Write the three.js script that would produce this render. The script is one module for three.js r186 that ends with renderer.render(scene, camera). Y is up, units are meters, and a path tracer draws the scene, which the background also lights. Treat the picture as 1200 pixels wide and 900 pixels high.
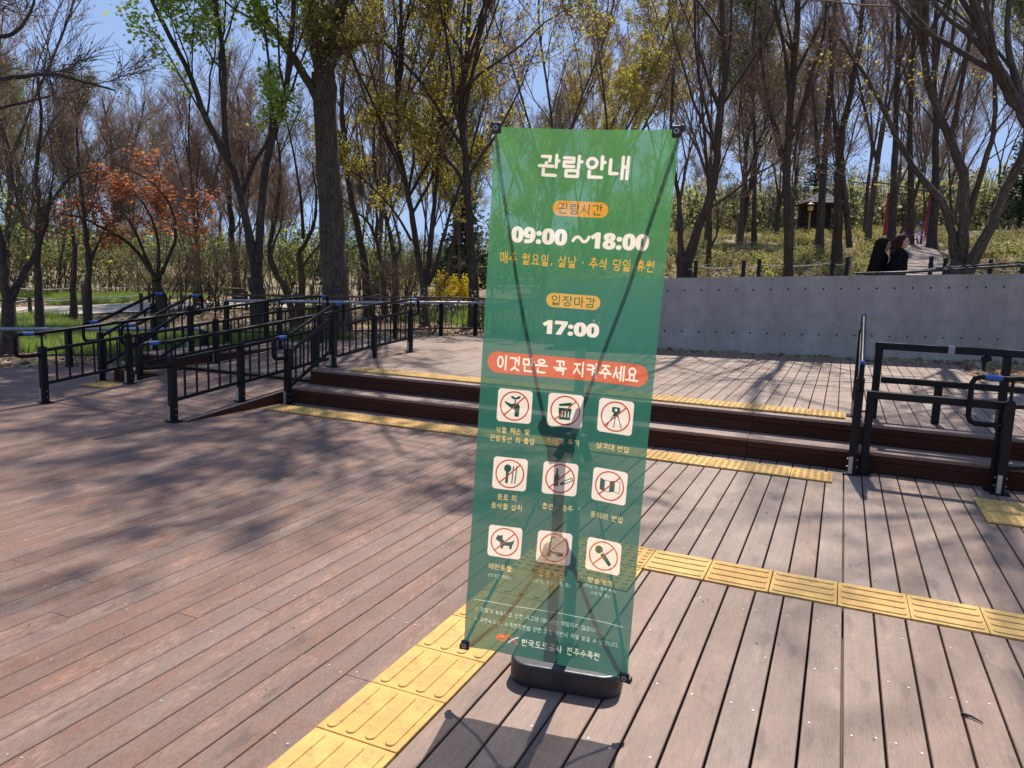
import * as THREE from 'three';
import { mergeGeometries } from 'three/addons/utils/BufferGeometryUtils.js';
import { RoundedBoxGeometry } from 'three/addons/geometries/RoundedBoxGeometry.js';
import { MarchingCubes } from 'three/addons/objects/MarchingCubes.js';

// ---------------------------------------------------------------- camera, sky, sun, exposure
const scene = new THREE.Scene();
const camera = new THREE.PerspectiveCamera(54.25, 4 / 3, 0.05, 600);
const EYE = new THREE.Vector3(0, 1.425, 0);
camera.position.copy(EYE);
camera.rotation.set(-0.13975, 0.41051, 0.0352, 'YXZ');
camera.updateMatrixWorld(true);
const renderer = new THREE.WebGLRenderer({ antialias: true });
renderer.setSize(1024, 768);
renderer.toneMapping = THREE.LinearToneMapping;
renderer.toneMappingExposure = 1.38;
renderer.outputColorSpace = THREE.SRGBColorSpace;
renderer.shadowMap.enabled = true;

const SUN_AZ = -7 * Math.PI / 180, SUN_EL = 54 * Math.PI / 180;
const sunDir = new THREE.Vector3(Math.sin(SUN_AZ) * Math.cos(SUN_EL), Math.sin(SUN_EL), -Math.cos(SUN_AZ) * Math.cos(SUN_EL));
{ // clear spring sky
  const W = 512, H = 256, d = new Float32Array(W * H * 4), dir = new THREE.Vector3();
  const mix = (a, b, t) => a + (b - a) * t;
  for (let j = 0; j < H; j++) for (let i = 0; i < W; i++) {
    const el = ((j + 0.5) / H - 0.5) * Math.PI, az = ((i + 0.5) / W - 0.5) * 2 * Math.PI;
    dir.set(Math.cos(az) * Math.cos(el), Math.sin(el), Math.sin(az) * Math.cos(el));
    const t = Math.pow(Math.max(0, dir.y), 0.42), g = Math.pow(Math.max(0, dir.dot(sunDir)), 6) * 0.22;
    const k = (j * W + i) * 4, S = 0.64;
    d[k] = (mix(0.60, 0.24, t) + g) * S; d[k + 1] = (mix(0.80, 0.41, t) + g) * S; d[k + 2] = (mix(1.12, 0.88, t) + g) * S; d[k + 3] = 1;
  }
  const sky = new THREE.DataTexture(d, W, H, THREE.RGBAFormat, THREE.FloatType);
  sky.mapping = THREE.EquirectangularReflectionMapping; sky.magFilter = sky.minFilter = THREE.LinearFilter; sky.needsUpdate = true;
  scene.background = sky; scene.environment = sky;
}
const sun = new THREE.DirectionalLight(new THREE.Color(1, 0.93, 0.83), 5.0);
sun.position.copy(sunDir).multiplyScalar(60); sun.target.position.set(0, 0, 0); sun.castShadow = true; sun.name = 'sun';
sun.shadow.mapSize.set(4096, 4096);
Object.assign(sun.shadow.camera, { left: -40, right: 40, top: 40, bottom: -40, near: 1, far: 160 });
scene.add(sun, sun.target);

// ---------------------------------------------------------------- helpers
let seed = 7;
const rnd = () => { seed |= 0; seed = (seed + 0x6D2B79F5) | 0; let t = Math.imul(seed ^ (seed >>> 15), 1 | seed); t = (t + Math.imul(t ^ (t >>> 7), 61 | t)) ^ t; return ((t ^ (t >>> 14)) >>> 0) / 4294967296; };
const rr = (a, b) => a + (b - a) * rnd();
const V = (x, y, z) => new THREE.Vector3(x, y, z);
const used = {};
function numbered(n) { const k = (used[n] = (used[n] ?? -1) + 1); return k ? `${n}_${String(k).padStart(3, '0')}` : n; }
function tag(o, label, category, group, kind) {
  o.userData.label = label; if (category) o.userData.category = category; if (group) o.userData.group = group; if (kind) o.userData.kind = kind; return o;
}
function shade(o) { o.traverse((c) => { if (c.isMesh) { c.castShadow = true; c.receiveShadow = true; } }); return o; }
function thing(name, label, category, group) { const g = new THREE.Group(); g.name = numbered(name); scene.add(g); return tag(g, label, category, group); }
function structure(name, label) { const g = new THREE.Group(); g.name = numbered(name); scene.add(g); g.userData.kind = 'structure'; if (label) g.userData.label = label; return g; }
function part(parent, name, geo, m) {
  if (Array.isArray(geo)) geo = geo.length > 1 ? mergeGeometries(geo.map((g) => (g.index ? g.toNonIndexed() : g))) : geo[0];
  const o = new THREE.Mesh(geo, m); o.name = name; o.castShadow = o.receiveShadow = true; parent.add(o); return o;
}
const hash = (x, y) => { let h = Math.imul(x | 0, 374761393) + Math.imul(y | 0, 668265263); h = Math.imul(h ^ (h >>> 13), 1274126177); return ((h ^ (h >>> 16)) >>> 0) / 4294967296; };
function vnoise(x, y) { const i = Math.floor(x), j = Math.floor(y), u = x - i, v = y - j, s = u * u * (3 - 2 * u), t = v * v * (3 - 2 * v); return (hash(i, j) * (1 - s) + hash(i + 1, j) * s) * (1 - t) + (hash(i, j + 1) * (1 - s) + hash(i + 1, j + 1) * s) * t; }
const fbm = (x, y, o = 4) => { let a = 0.5, s = 0, n = 0; for (let k = 0; k < o; k++) { s += a * vnoise(x, y); n += a; x = x * 2.03 + 17; y = y * 2.03 + 31; a *= 0.5; } return s / n; };
function wrapNoise(x, y, px, py, o = 4) { // tiles over px, py
  const at = (i, j) => hash(((i % px) + px) % px + 91, ((j % py) + py) % py + 53);
  let a = 0.5, s = 0, n = 0;
  for (let k = 0; k < o; k++) {
    const P = px, Q = py, i = Math.floor(x), j = Math.floor(y), u = x - i, v = y - j, S = u * u * (3 - 2 * u), T = v * v * (3 - 2 * v);
    const at2 = (ii, jj) => hash(((ii % P) + P) % P + 91 + k * 977, ((jj % Q) + Q) % Q + 53 + k * 131);
    s += a * ((at2(i, j) * (1 - S) + at2(i + 1, j) * S) * (1 - T) + (at2(i, j + 1) * (1 - S) + at2(i + 1, j + 1) * S) * T); n += a;
    x *= 2; y *= 2; px *= 2; py *= 2; a *= 0.55;
  }
  return s / n;
}
function texture(W, H, fn, srgb = true) {
  const d = new Uint8Array(W * H * 4);
  for (let j = 0; j < H; j++) for (let i = 0; i < W; i++) { const c = fn(i / W, j / H, i, j), k = (j * W + i) * 4; for (let q = 0; q < 3; q++) d[k + q] = Math.max(0, Math.min(255, (c.length ? c[q] : c) * 255)); d[k + 3] = 255; }
  const t = new THREE.DataTexture(d, W, H); t.wrapS = t.wrapT = THREE.RepeatWrapping; t.magFilter = THREE.LinearFilter; t.minFilter = THREE.LinearMipmapLinearFilter; t.generateMipmaps = true;
  if (srgb) t.colorSpace = THREE.SRGBColorSpace; t.needsUpdate = true; return t;
}
const lin = (r, g, b) => new THREE.Color().setRGB(r, g, b);
const std = (o) => new THREE.MeshStandardMaterial(o);
// camera ray through a pixel of the 1200 x 900 photograph, used only to survey where things stand at a known distance
const RAYM = new THREE.Matrix4().makeRotationFromEuler(camera.rotation);
function at(px, py, dist) { const d = V((px - 600) / 878.9, -(py - 450) / 878.9, -1).applyMatrix4(RAYM); return EYE.clone().addScaledVector(d, dist / Math.hypot(d.x, d.z)); }
const smooth = (a, b, x) => { const t = Math.max(0, Math.min(1, (x - a) / (b - a))); return t * t * (3 - 2 * t); };
function tubeGeo(pts, r, seg = 8, along = 0, closed = false) { const c = pts.length === 2 ? new THREE.LineCurve3(pts[0], pts[1]) : new THREE.CatmullRomCurve3(pts, closed, 'catmullrom', 0.2); return new THREE.TubeGeometry(c, along || Math.max(1, (pts.length - 1) * 4), r, seg, closed); }
function rodGeo(a, b, r, seg = 8) { // capped straight rod
  const d = b.clone().sub(a), g = new THREE.CylinderGeometry(r, r, d.length(), seg); g.applyQuaternion(new THREE.Quaternion().setFromUnitVectors(V(0, 1, 0), d.clone().normalize())); const m = a.clone().add(b).multiplyScalar(0.5); g.translate(m.x, m.y, m.z); return g;
}
function barGeo(a, b, w, h) { // rectangular bar between two points, h measured upwards
  const d = b.clone().sub(a), L = d.length(), f = d.clone().normalize(), s = V(0, 1, 0).cross(f).normalize(), u = f.clone().cross(s);
  const g = new RoundedBoxGeometry(w, h, L, 1, Math.min(w, h) * 0.12); g.applyMatrix4(new THREE.Matrix4().makeBasis(s, u, f)); const m = a.clone().add(b).multiplyScalar(0.5); g.translate(m.x, m.y, m.z); return g;
}
function boxAt(w, h, d, x, y, z, r = 0.004) { const g = new RoundedBoxGeometry(w, h, d, 1, Math.min(r, w / 2.1, h / 2.1, d / 2.1)); g.translate(x, y, z); return g; }

// ---------------------------------------------------------------- materials
const woodTex = texture(512, 1024, (u, v) => {
  const a = wrapNoise(u * 6, v * 5, 6, 5, 5), streak = wrapNoise(u * 90, v * 6, 90, 6, 3), fine = wrapNoise(u * 150, v * 60, 150, 60, 2), pale = smooth(0.56, 0.78, wrapNoise(u * 9 + 3, v * 10, 9, 10, 4)), dark = smooth(0.6, 0.8, wrapNoise(u * 11 + 5, v * 9 + 2, 11, 9, 3));
  let k = 0.7 + 0.16 * (a - 0.5) + 0.05 * (streak - 0.5) + 0.12 * (fine - 0.5);
  k *= 1 - 0.12 * dark; const w = pale * 0.4;
  return [k * (1 - w) * 1.03 + w * 0.86, k * (1 - w) * 0.97 + w * 0.83, k * (1 - w) * 0.95 + w * 0.8];
});
const woodBump = texture(256, 512, (u, v) => { const s = wrapNoise(u * 70, v * 3, 70, 3, 3), n = wrapNoise(u * 40, v * 80, 40, 80, 2); return 0.6 * s + 0.4 * n; }, false);
const wornTex = texture(512, 1024, (u, v) => { // older boards: rubbed pale in flecks, rusty in between
  const a = wrapNoise(u * 5, v * 6, 5, 6, 5), fine = wrapNoise(u * 120, v * 110, 120, 110, 2), rust = smooth(0.5, 0.7, wrapNoise(u * 7 + 2, v * 8 + 5, 7, 8, 4)), zone = smooth(0.5, 0.68, wrapNoise(u * 5 + 1, v * 6 + 3, 5, 6, 3)), fleck = smooth(0.5, 0.68, wrapNoise(u * 60, v * 42, 60, 42, 3)), dark = smooth(0.6, 0.8, wrapNoise(u * 9 + 5, v * 8 + 2, 9, 8, 3));
  const k = (0.69 + 0.14 * (a - 0.5) + 0.16 * (fine - 0.5)) * (1 - 0.13 * dark), w = 0.5 * fleck * zone + 0.1 * zone;
  const c = [k * (1 + 0.03 * rust), k * (0.97 - 0.03 * rust), k * (0.96 - 0.08 * rust)];
  return c.map((q, i) => q * (1 - w) + [0.9, 0.86, 0.82][i] * w);
});
const woods = (base, map = woodTex, rough = 0.66) => base.map((c) => std({ color: lin(...c), map, bumpMap: woodBump, bumpScale: 0.0011, roughness: rough }));
const rightWood = woods([[0.47, 0.345, 0.265], [0.50, 0.38, 0.30], [0.44, 0.315, 0.235], [0.48, 0.37, 0.295], [0.46, 0.32, 0.235]]);
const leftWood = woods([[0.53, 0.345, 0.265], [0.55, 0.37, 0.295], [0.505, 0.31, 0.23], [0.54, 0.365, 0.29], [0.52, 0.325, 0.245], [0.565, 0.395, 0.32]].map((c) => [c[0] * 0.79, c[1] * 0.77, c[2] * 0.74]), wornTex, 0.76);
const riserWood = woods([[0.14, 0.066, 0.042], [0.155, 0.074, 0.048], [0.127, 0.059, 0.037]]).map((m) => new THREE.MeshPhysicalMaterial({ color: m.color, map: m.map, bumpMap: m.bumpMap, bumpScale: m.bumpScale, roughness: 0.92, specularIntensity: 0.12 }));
const M = {
  black: new THREE.MeshPhysicalMaterial({ color: lin(0.006, 0.006, 0.0064), roughness: 0.5, specularIntensity: 0.55 }),
  tube: new THREE.MeshPhysicalMaterial({ color: lin(0.007, 0.007, 0.0074), roughness: 0.42, specularIntensity: 0.32 }),
  steel: std({ color: lin(0.5, 0.46, 0.4), roughness: 0.38, metalness: 0.8 }),
  greyTube: std({ color: lin(0.30, 0.30, 0.31), roughness: 0.45, metalness: 0.4 }),
  blue: std({ color: lin(0.015, 0.10, 0.34), roughness: 0.45 }),
  brownMetal: std({ color: lin(0.06, 0.035, 0.025), roughness: 0.5 }),
  rubber: std({ color: lin(0.018, 0.018, 0.019), roughness: 0.5 }),
  baseGrey: std({ color: lin(0.024, 0.025, 0.026), roughness: 0.38, bumpMap: texture(128, 128, (u, v) => wrapNoise(u * 40, v * 40, 40, 40, 2), false), bumpScale: 0.0006 }),
  frameGrey: std({ color: lin(0.55, 0.56, 0.56), roughness: 0.45 }),
  screw: std({ color: lin(0.55, 0.54, 0.52), roughness: 0.45, metalness: 0.5 }),
  soil: std({ color: lin(0.14, 0.105, 0.075), roughness: 1 }),
  rope: std({ color: lin(0.5, 0.47, 0.42), roughness: 0.9 }),
  postBlack: std({ color: lin(0.02, 0.017, 0.015), roughness: 0.8 }),
  postWood: std({ color: lin(0.09, 0.06, 0.04), roughness: 0.9 }),
};
const concreteTex = texture(512, 512, (u, v) => { const a = wrapNoise(u * 4, v * 4, 4, 4, 5), b = wrapNoise(u * 60, v * 60, 60, 60, 2), c = smooth(0.55, 0.75, wrapNoise(u * 14, v * 2, 14, 2, 3)); const k = 0.72 + 0.16 * (a - 0.5) + 0.08 * (b - 0.5) - 0.02 * c; return [k, k, k * 1.01]; });
M.concrete = std({ color: lin(0.78, 0.68, 0.56), map: concreteTex, roughness: 0.85, bumpMap: concreteTex, bumpScale: 0.002 });
M.holeDark = std({ color: lin(0.12, 0.12, 0.12), roughness: 0.9 });
const tileTex = texture(256, 256, (u, v) => { const a = wrapNoise(u * 5, v * 5, 5, 5, 4), b = wrapNoise(u * 70, v * 70, 70, 70, 2), d = smooth(0.62, 0.8, wrapNoise(u * 12 + 4, v * 12, 12, 12, 3)); const k = 0.86 + 0.2 * (a - 0.5) + 0.13 * (b - 0.5) - 0.07 * d; return [k, k * 0.995, k * (0.96 + 0.1 * d)]; });
const tileMats = [[0.81, 0.475, 0.13], [0.80, 0.46, 0.12], [0.83, 0.50, 0.145]].map((c) => std({ color: lin(...c), map: tileTex, roughness: 0.75, bumpMap: tileTex, bumpScale: 0.0012 }));

// ---------------------------------------------------------------- terrain
const WA = V(-4.2, 0, -11.8), WD = V(0.951, 0, -0.308).normalize(), WN = V(-0.308, 0, -0.951).normalize();
const behindWall = (x, z) => (x - WA.x) * WN.x + (z - WA.z) * WN.z;
const alongWall = (x, z) => (x - WA.x) * WD.x + (z - WA.z) * WD.z;
const deckEdge = [[9, 6], [-10.45, 6], [-10.45, -6.2], [-9.8, -7.0], [-8.6, -8.45], [-8.1, -9.05], [-7.0, -10.95], [-6.72, -12.1], [-6.3, -12.75], [-4.2, -11.95], [-4.0, -11.7], [9, -15.9]];
function inside(x, z, poly) { let c = false; for (let i = 0, j = poly.length - 1; i < poly.length; j = i++) { const [a, b] = poly[i], [p, q] = poly[j]; if ((b > z) !== (q > z) && x < ((p - a) * (z - b)) / (q - b) + a) c = !c; } return c; }
function edgeDist(x, z, poly) { let m = 1e9; for (let i = 0, j = poly.length - 1; i < poly.length; j = i++) { const [a, b] = poly[i], [p, q] = poly[j], dx = p - a, dz = q - b, t = Math.max(0, Math.min(1, ((x - a) * dx + (z - b) * dz) / (dx * dx + dz * dz))); m = Math.min(m, Math.hypot(x - a - t * dx, z - b - t * dz)); } return m; }
function groundHeight(x, z) { // height of the terrain at a place, in metres
  const bump = (fbm(x * 0.35 + 40, z * 0.35 + 9, 3) - 0.5) * 0.16;
  const d = behindWall(x, z), s = alongWall(x, z), dist = Math.hypot(x, z);
  const left = -0.06 + 0.34 * smooth(-6.5, -9.5, z) * smooth(-13, -7, x) + 0.45 * smooth(14, 30, dist) + 0.035 * Math.max(0, dist - 32) + bump * smooth(0, 2.5, edgeDist(x, z, deckEdge));
  const right = 0.72 + 0.95 * smooth(1.6, 6, d) + 0.085 * Math.max(0, d - 4) + 0.05 * Math.max(0, s - 4) + bump;
  return left + (right - left) * smooth(-2.5, 2.2, s) * smooth(-0.2, 0.6, d);
}
function buildGround() {
  const line = (lo, a, b, hi, fine, coarse) => { const r = []; for (let v = lo; v < a; v += coarse) r.push(v); for (let v = a; v <= b; v += fine) r.push(v); for (let v = b + coarse; v <= hi; v += coarse) r.push(v); return r; };
  const xs = line(-140, -26, 10, 140, 0.4, 3), zs = line(-200, -36, 3, 30, 0.4, 3), p = [], uv = [], ix = [];
  for (const z of zs) for (const x of xs) {
    let y = groundHeight(x, z); if (inside(x, z, deckEdge) && edgeDist(x, z, deckEdge) > 0.3) y = -0.42;
    p.push(x, y, z); uv.push(x / 3.1, z / 3.1);
  }
  for (let j = 0; j < zs.length - 1; j++) for (let i = 0; i < xs.length - 1; i++) { const a = j * xs.length + i, b = a + 1, c = a + xs.length, e = c + 1; ix.push(a, c, b, b, c, e); }
  const g = new THREE.BufferGeometry(); g.setAttribute('position', new THREE.Float32BufferAttribute(p, 3)); g.setAttribute('uv', new THREE.Float32BufferAttribute(uv, 2)); g.setIndex(ix); g.computeVertexNormals();
  const t = texture(1024, 1024, (u, v) => {
    const n = wrapNoise(u * 8, v * 8, 8, 8, 4), f = wrapNoise(u * 110, v * 110, 110, 110, 2), h2 = wrapNoise(u * 60 + 7, v * 60, 60, 60, 2), leaf = smooth(0.55, 0.66, f), gr = smooth(0.52, 0.62, n) * smooth(0.4, 0.6, h2);
    const base = [0.45 + 0.1 * (h2 - 0.5), 0.39 + 0.08 * (h2 - 0.5), 0.29], lf = [0.70, 0.61, 0.49];
    return [0, 1, 2].map((q) => { const c = base[q] * (1 - leaf) + lf[q] * leaf; return c * (1 - 0.75 * gr) + [0.36, 0.44, 0.13][q] * 0.75 * gr; });
  });
  const o = new THREE.Mesh(g, std({ map: t, roughness: 1, bumpMap: t, bumpScale: 0.03 })); o.name = 'ground'; o.userData.kind = 'structure'; o.userData.label = 'leaf-strewn woodland soil around the wooden deck'; o.receiveShadow = o.castShadow = true; scene.add(o);
}
buildGround();

// ---------------------------------------------------------------- decks
const UP = 0.335, Z1 = -6.46, Z2 = -6.78;
// a board with eased top edges along z, uv in metres with its own offset
function board(x0, x1, z0, z1, top, thick, alongX = false, e = 0.0025) {
  const P = [[x0, -thick], [x0, -e], [x0 + e, 0], [x1 - e, 0], [x1, -e], [x1, -thick]], p = [], n = [], uv = [], ou = rnd() * 5, ov = rnd() * 9, ix = [];
  const put = (a, b, nx, ny, u) => { const k = p.length / 3; for (const [q, z] of [[a, z0], [b, z0], [b, z1], [a, z1]]) { p.push(q[0], top + q[1], z); n.push(nx, ny, 0); uv.push((q[0] - x0 + (q[1] < -e - 1e-6 ? 0.02 : 0)) * 1.9 + ou, z * 0.8 + ov); } ix.push(k, k + 1, k + 2, k, k + 2, k + 3); };
  const nn = [[-1, 0], [-0.7, 0.7], [0, 1], [0.7, 0.7], [1, 0]];
  for (let i = 0; i < 5; i++) put(P[i], P[i + 1], nn[i][0], nn[i][1], i);
  for (const [z, s] of [[z0, 1], [z1, -1]]) { const k = p.length / 3; for (const q of P) { p.push(q[0], top + q[1], z); n.push(0, 0, s); uv.push((q[0] - x0) * 1.9 + ou, q[1] + ov); } for (let i = 1; i < 5; i++) s > 0 ? ix.push(k, k + i + 1, k + i) : ix.push(k, k + i, k + i + 1); }
  const g = new THREE.BufferGeometry(); g.setAttribute('position', new THREE.Float32BufferAttribute(p, 3)); g.setAttribute('normal', new THREE.Float32BufferAttribute(n, 3)); g.setAttribute('uv', new THREE.Float32BufferAttribute(uv, 2)); g.setIndex(ix);
  return g;
}
const screws = [];
let boardNo = 0;
function layBoard(deck, mats, x0, x1, z0, z1, top, thick = 0.025, pick) { // z0 near, z1 far
  const o = part(deck, 'plank', board(x0, x1, z0, z1, top + rr(-0.0007, 0.0007), thick), mats[Math.floor((pick ?? rnd()) * mats.length)]);
  o.name = boardNo++ ? `plank_${String(boardNo - 1).padStart(3, '0')}` : 'plank';
  return o;
}
function screwRow(x0, x1, z0, z1, top, near, keep = 0.4) { // two screws per joist
  for (let z = Math.ceil(z1 / 0.42) * 0.42; z < z0; z += 0.42) { if (-z > near) continue; for (const x of [x0 + 0.022, x1 - 0.022]) if (rnd() < keep) screws.push([x + rr(-0.006, 0.006), top + 0.0008, z + rr(-0.02, 0.02)]); }
}
const rampFoot = -5.05, rampHead = -8.9, RX0 = -7.42, RX1 = -5.5;
const rampY = (z) => UP * Math.max(0, Math.min(1, (rampFoot - z) / (rampFoot - rampHead)));
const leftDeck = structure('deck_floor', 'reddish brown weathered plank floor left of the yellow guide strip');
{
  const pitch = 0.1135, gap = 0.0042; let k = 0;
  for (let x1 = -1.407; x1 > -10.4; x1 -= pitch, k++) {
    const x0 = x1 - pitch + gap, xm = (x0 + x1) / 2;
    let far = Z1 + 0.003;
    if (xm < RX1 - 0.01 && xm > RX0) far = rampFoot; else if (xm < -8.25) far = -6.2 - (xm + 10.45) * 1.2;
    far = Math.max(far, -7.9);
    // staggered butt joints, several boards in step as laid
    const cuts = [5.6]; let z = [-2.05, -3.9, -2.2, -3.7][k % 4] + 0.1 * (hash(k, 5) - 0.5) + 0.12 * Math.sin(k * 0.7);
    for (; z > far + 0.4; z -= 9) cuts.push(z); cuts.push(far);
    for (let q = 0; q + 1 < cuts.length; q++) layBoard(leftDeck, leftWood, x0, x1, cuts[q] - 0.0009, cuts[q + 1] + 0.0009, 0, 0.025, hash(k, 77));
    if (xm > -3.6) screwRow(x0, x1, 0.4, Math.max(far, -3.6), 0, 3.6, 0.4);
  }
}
const STRIP_Z0 = -3.575, STRIP_Z1 = -3.885;
const rightDeck = structure('deck_floor', 'greyish pink plank floor right of the yellow guide strip');
{
  const pitch = 0.1265, gap = 0.0082; boardNo = 0; let k = 0;
  for (let x1 = -1.4 + pitch * 0.962; x1 < 5.2; x1 += pitch, k++) {
    const x0 = x1 - pitch + gap, A = x1 - 0.0 > -1.1;
    const segs = []; if (A && x0 < -0.808 && x1 > -0.806) layBoard(rightDeck, rightWood, -0.803, x1, -3.2715, STRIP_Z0 + 0.0015, 0);
    const nearEnd = A ? (x0 < -0.82 ? -3.27 : STRIP_Z0) : null;
    if (A) { const c = -1.95 + 0.9 * hash(k, 2) + (k % 2) * 0.0; if (hash(k, 8) < 0.35) segs.push([5.6, c], [c, nearEnd]); else segs.push([5.6, nearEnd]); }
    const farStart = STRIP_Z1;
    if (x0 > 0.22) { let z = farStart; for (const c of [-5.62 - (k % 2) * 0.03, -6.05 + (k % 2) * 0.02]) { segs.push([z, c]); z = c; } segs.push([z, Z1 + 0.003]); }
    else segs.push([farStart, Z1 + 0.003]);
    for (const [a, b] of segs) layBoard(rightDeck, rightWood, Math.max(x0, a > -3.3 ? -1.103 : -1.4), x1, a - 0.0015, b + 0.0015, 0);
    screwRow(x0, x1, A ? 0.4 : STRIP_Z1, -6.3, 0, 6.4);
  }
}
const upperDeck = structure('upper_deck_floor', 'raised plank floor above the two steps, in front of the concrete wall');
{
  const pitch = 0.1265, gap = 0.0075; boardNo = 0; let k = 0;
  const bed = [[1.62, -13.6], [1.72, -11.1], [6, -11.9], [6, -16]];
  for (let x0 = -8.18; x0 < 5.4; x0 += pitch, k++) {
    const x1 = x0 + pitch - gap, xm = (x0 + x1) / 2;
    let near = Z2 - 0.105; if (xm > RX0 - 0.05 && xm < RX1) near = rampHead; 
    // far end: the angled back edge
    let far = -12.2; for (let i = 3; i < deckEdge.length - 1; i++) { const [a, b] = deckEdge[i], [p, q] = deckEdge[i + 1]; if ((xm >= a && xm <= p) || (xm >= p && xm <= a)) { far = Math.min(b + ((xm - a) / (p - a)) * (q - b), near - 0.5); } }
    if (xm < -8.1) far = -9.0;
    if (xm > 1.7) far = Math.max(far, -11.1 - (xm - 1.7) * 0.18);
    const cuts = [near]; if (xm > 0.34) { for (let z = near - 0.33 - (k % 2) * 0.04; z > far + 0.3; z -= 0.62) cuts.push(z); } else { let z = near - 2.1 - 1.5 * (k % 3) * 0.5; for (; z > far + 0.5; z -= 3.6) cuts.push(z); }
    cuts.push(far);
    if (cuts.length > 5) cuts.splice(5, cuts.length - 6);
    for (let q = 0; q + 1 < cuts.length; q++) layBoard(upperDeck, rightWood, x0, x1, cuts[q] - 0.002, cuts[q + 1] + 0.002, UP);
  }
}
// steps: two risers of two boards each, treads of boards laid across
function stepsRun(name, label, xa, xb) {
  const s = structure(name, label), cuts = [xa]; for (let x = xa + 2.4; x < xb - 0.5; x += 2.4) cuts.push(x); cuts.push(xb);
  for (let q = 0; q + 1 < cuts.length; q++) {
    const L = cuts[q + 1] - cuts[q] - 0.003, xc = (cuts[q] + cuts[q + 1]) / 2;
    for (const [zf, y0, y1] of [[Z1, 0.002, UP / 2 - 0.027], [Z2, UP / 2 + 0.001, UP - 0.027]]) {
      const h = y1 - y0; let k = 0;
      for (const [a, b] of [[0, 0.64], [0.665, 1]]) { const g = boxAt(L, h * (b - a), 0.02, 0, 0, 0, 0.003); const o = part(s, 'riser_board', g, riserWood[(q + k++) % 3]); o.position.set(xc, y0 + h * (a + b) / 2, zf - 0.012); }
    }
    const lay = (zNear, zFar, y) => { const g = board(zFar, zNear, 0, -L, 0, 0.025); g.rotateY(-Math.PI / 2); const o = part(s, 'tread_board', g, rightWood[Math.floor(rnd() * 5)]); o.position.set(cuts[q], y, 0); };
    // board() runs along z; turned, its x becomes z and its length runs along +x
    const tread = (zNear, zFar, y) => { const g = board(-zNear, -zFar, 0, -L, 0, 0.025); const o = part(s, 'tread_board', g, rightWood[Math.floor(rnd() * 5)]); o.rotation.y = -Math.PI / 2; o.rotation.order = 'YXZ'; o.position.set(cuts[q], y, 0); o.scale.x = 1; };
    const slab = (zNear, zFar, y) => { const w = zNear - zFar - 0.005, g = board(-w / 2, w / 2, L / 2, -L / 2, 0, 0.025); g.rotateY(Math.PI / 2); const o = part(s, 'tread_board', g, rightWood[Math.floor(rnd() * 5)]); o.position.set(xc, y, (zNear + zFar) / 2); };
    slab(Z1 + 0.006, -6.60, UP / 2); slab(-6.60, -6.735, UP / 2); slab(-6.735, Z2 - 0.001, UP / 2);
    slab(Z2 + 0.006, Z2 - 0.102, UP);
  }
  return s;
}
stepsRun('steps', 'two dark brown wooden steps up to the raised deck', RX1 + 0.06, 5.4);
stepsRun('steps', 'short dark brown steps between the far railings, left of the ramp', -8.2, RX0 - 0.03);
{ // ramp
  const r = structure('ramp', 'wooden ramp rising between two black railings to the raised deck');
  const L = Math.hypot(rampFoot - rampHead, UP), ang = Math.atan2(UP, rampFoot - rampHead); let k = 0; boardNo = 0;
  const deckGroup = new THREE.Group();
  for (let t = 0.002; t < L - 0.02; t += 0.1135, k++) { // boards laid across the ramp
    const w = Math.min(0.109, L - t), g = board(-w / 2, w / 2, (RX1 - RX0) / 2, -(RX1 - RX0) / 2, 0, 0.025); g.rotateY(Math.PI / 2); g.rotateX(ang);
    const o = part(r, boardNo ? `plank_${String(boardNo).padStart(3, '0')}` : 'plank', g, leftWood[Math.floor(rnd() * 6)]); boardNo++;
    const c = t + w / 2; o.position.set((RX0 + RX1) / 2, 0.006 + c * Math.sin(ang), rampFoot - c * Math.cos(ang));
  }
  const wedge = (x) => { const s = new THREE.Shape(); s.moveTo(0, -0.03); s.lineTo(0, 0.0); s.lineTo(rampFoot - rampHead, UP - 0.022); s.lineTo(rampFoot - rampHead, -0.03); const g = new THREE.ExtrudeGeometry(s, { depth: 0.02, bevelEnabled: false }); g.rotateY(Math.PI / 2); g.translate(x, 0, rampFoot); return g; };
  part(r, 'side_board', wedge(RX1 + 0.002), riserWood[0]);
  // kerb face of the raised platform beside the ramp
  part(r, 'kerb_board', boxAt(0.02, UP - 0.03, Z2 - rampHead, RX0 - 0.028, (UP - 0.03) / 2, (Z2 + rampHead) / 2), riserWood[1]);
  part(r, 'edge_strip', barGeo(V(RX1 + 0.012, 0.012, rampFoot), V(RX1 + 0.012, UP + 0.004, rampHead), 0.022, 0.012), rightWood[1]);
}
{ // dark ground below the boards
  const s = structure('deck_void', 'dark ground seen through the gaps between planks');
  part(s, 'ground_sheet', boxAt(15.6, 0.02, 12.2, -2.65, -0.12, -0.4), M.soil);
  part(s, 'ground_sheet', boxAt(13.6, 0.02, 8.6, -1.4, 0.2, -11.15), M.soil);
}
{ // screws: far too many and small to pick apart
  const g = new THREE.CylinderGeometry(0.0037, 0.0037, 0.002, 7), im = new THREE.InstancedMesh(g, M.screw, screws.length), m = new THREE.Matrix4();
  screws.forEach((s, i) => im.setMatrixAt(i, m.makeTranslation(...s))); im.name = 'deck_screws'; im.userData.kind = 'stuff'; im.userData.label = 'pale screw heads dotted over the planks'; im.userData.category = 'screws'; im.castShadow = im.receiveShadow = true; scene.add(im);
}

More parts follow.
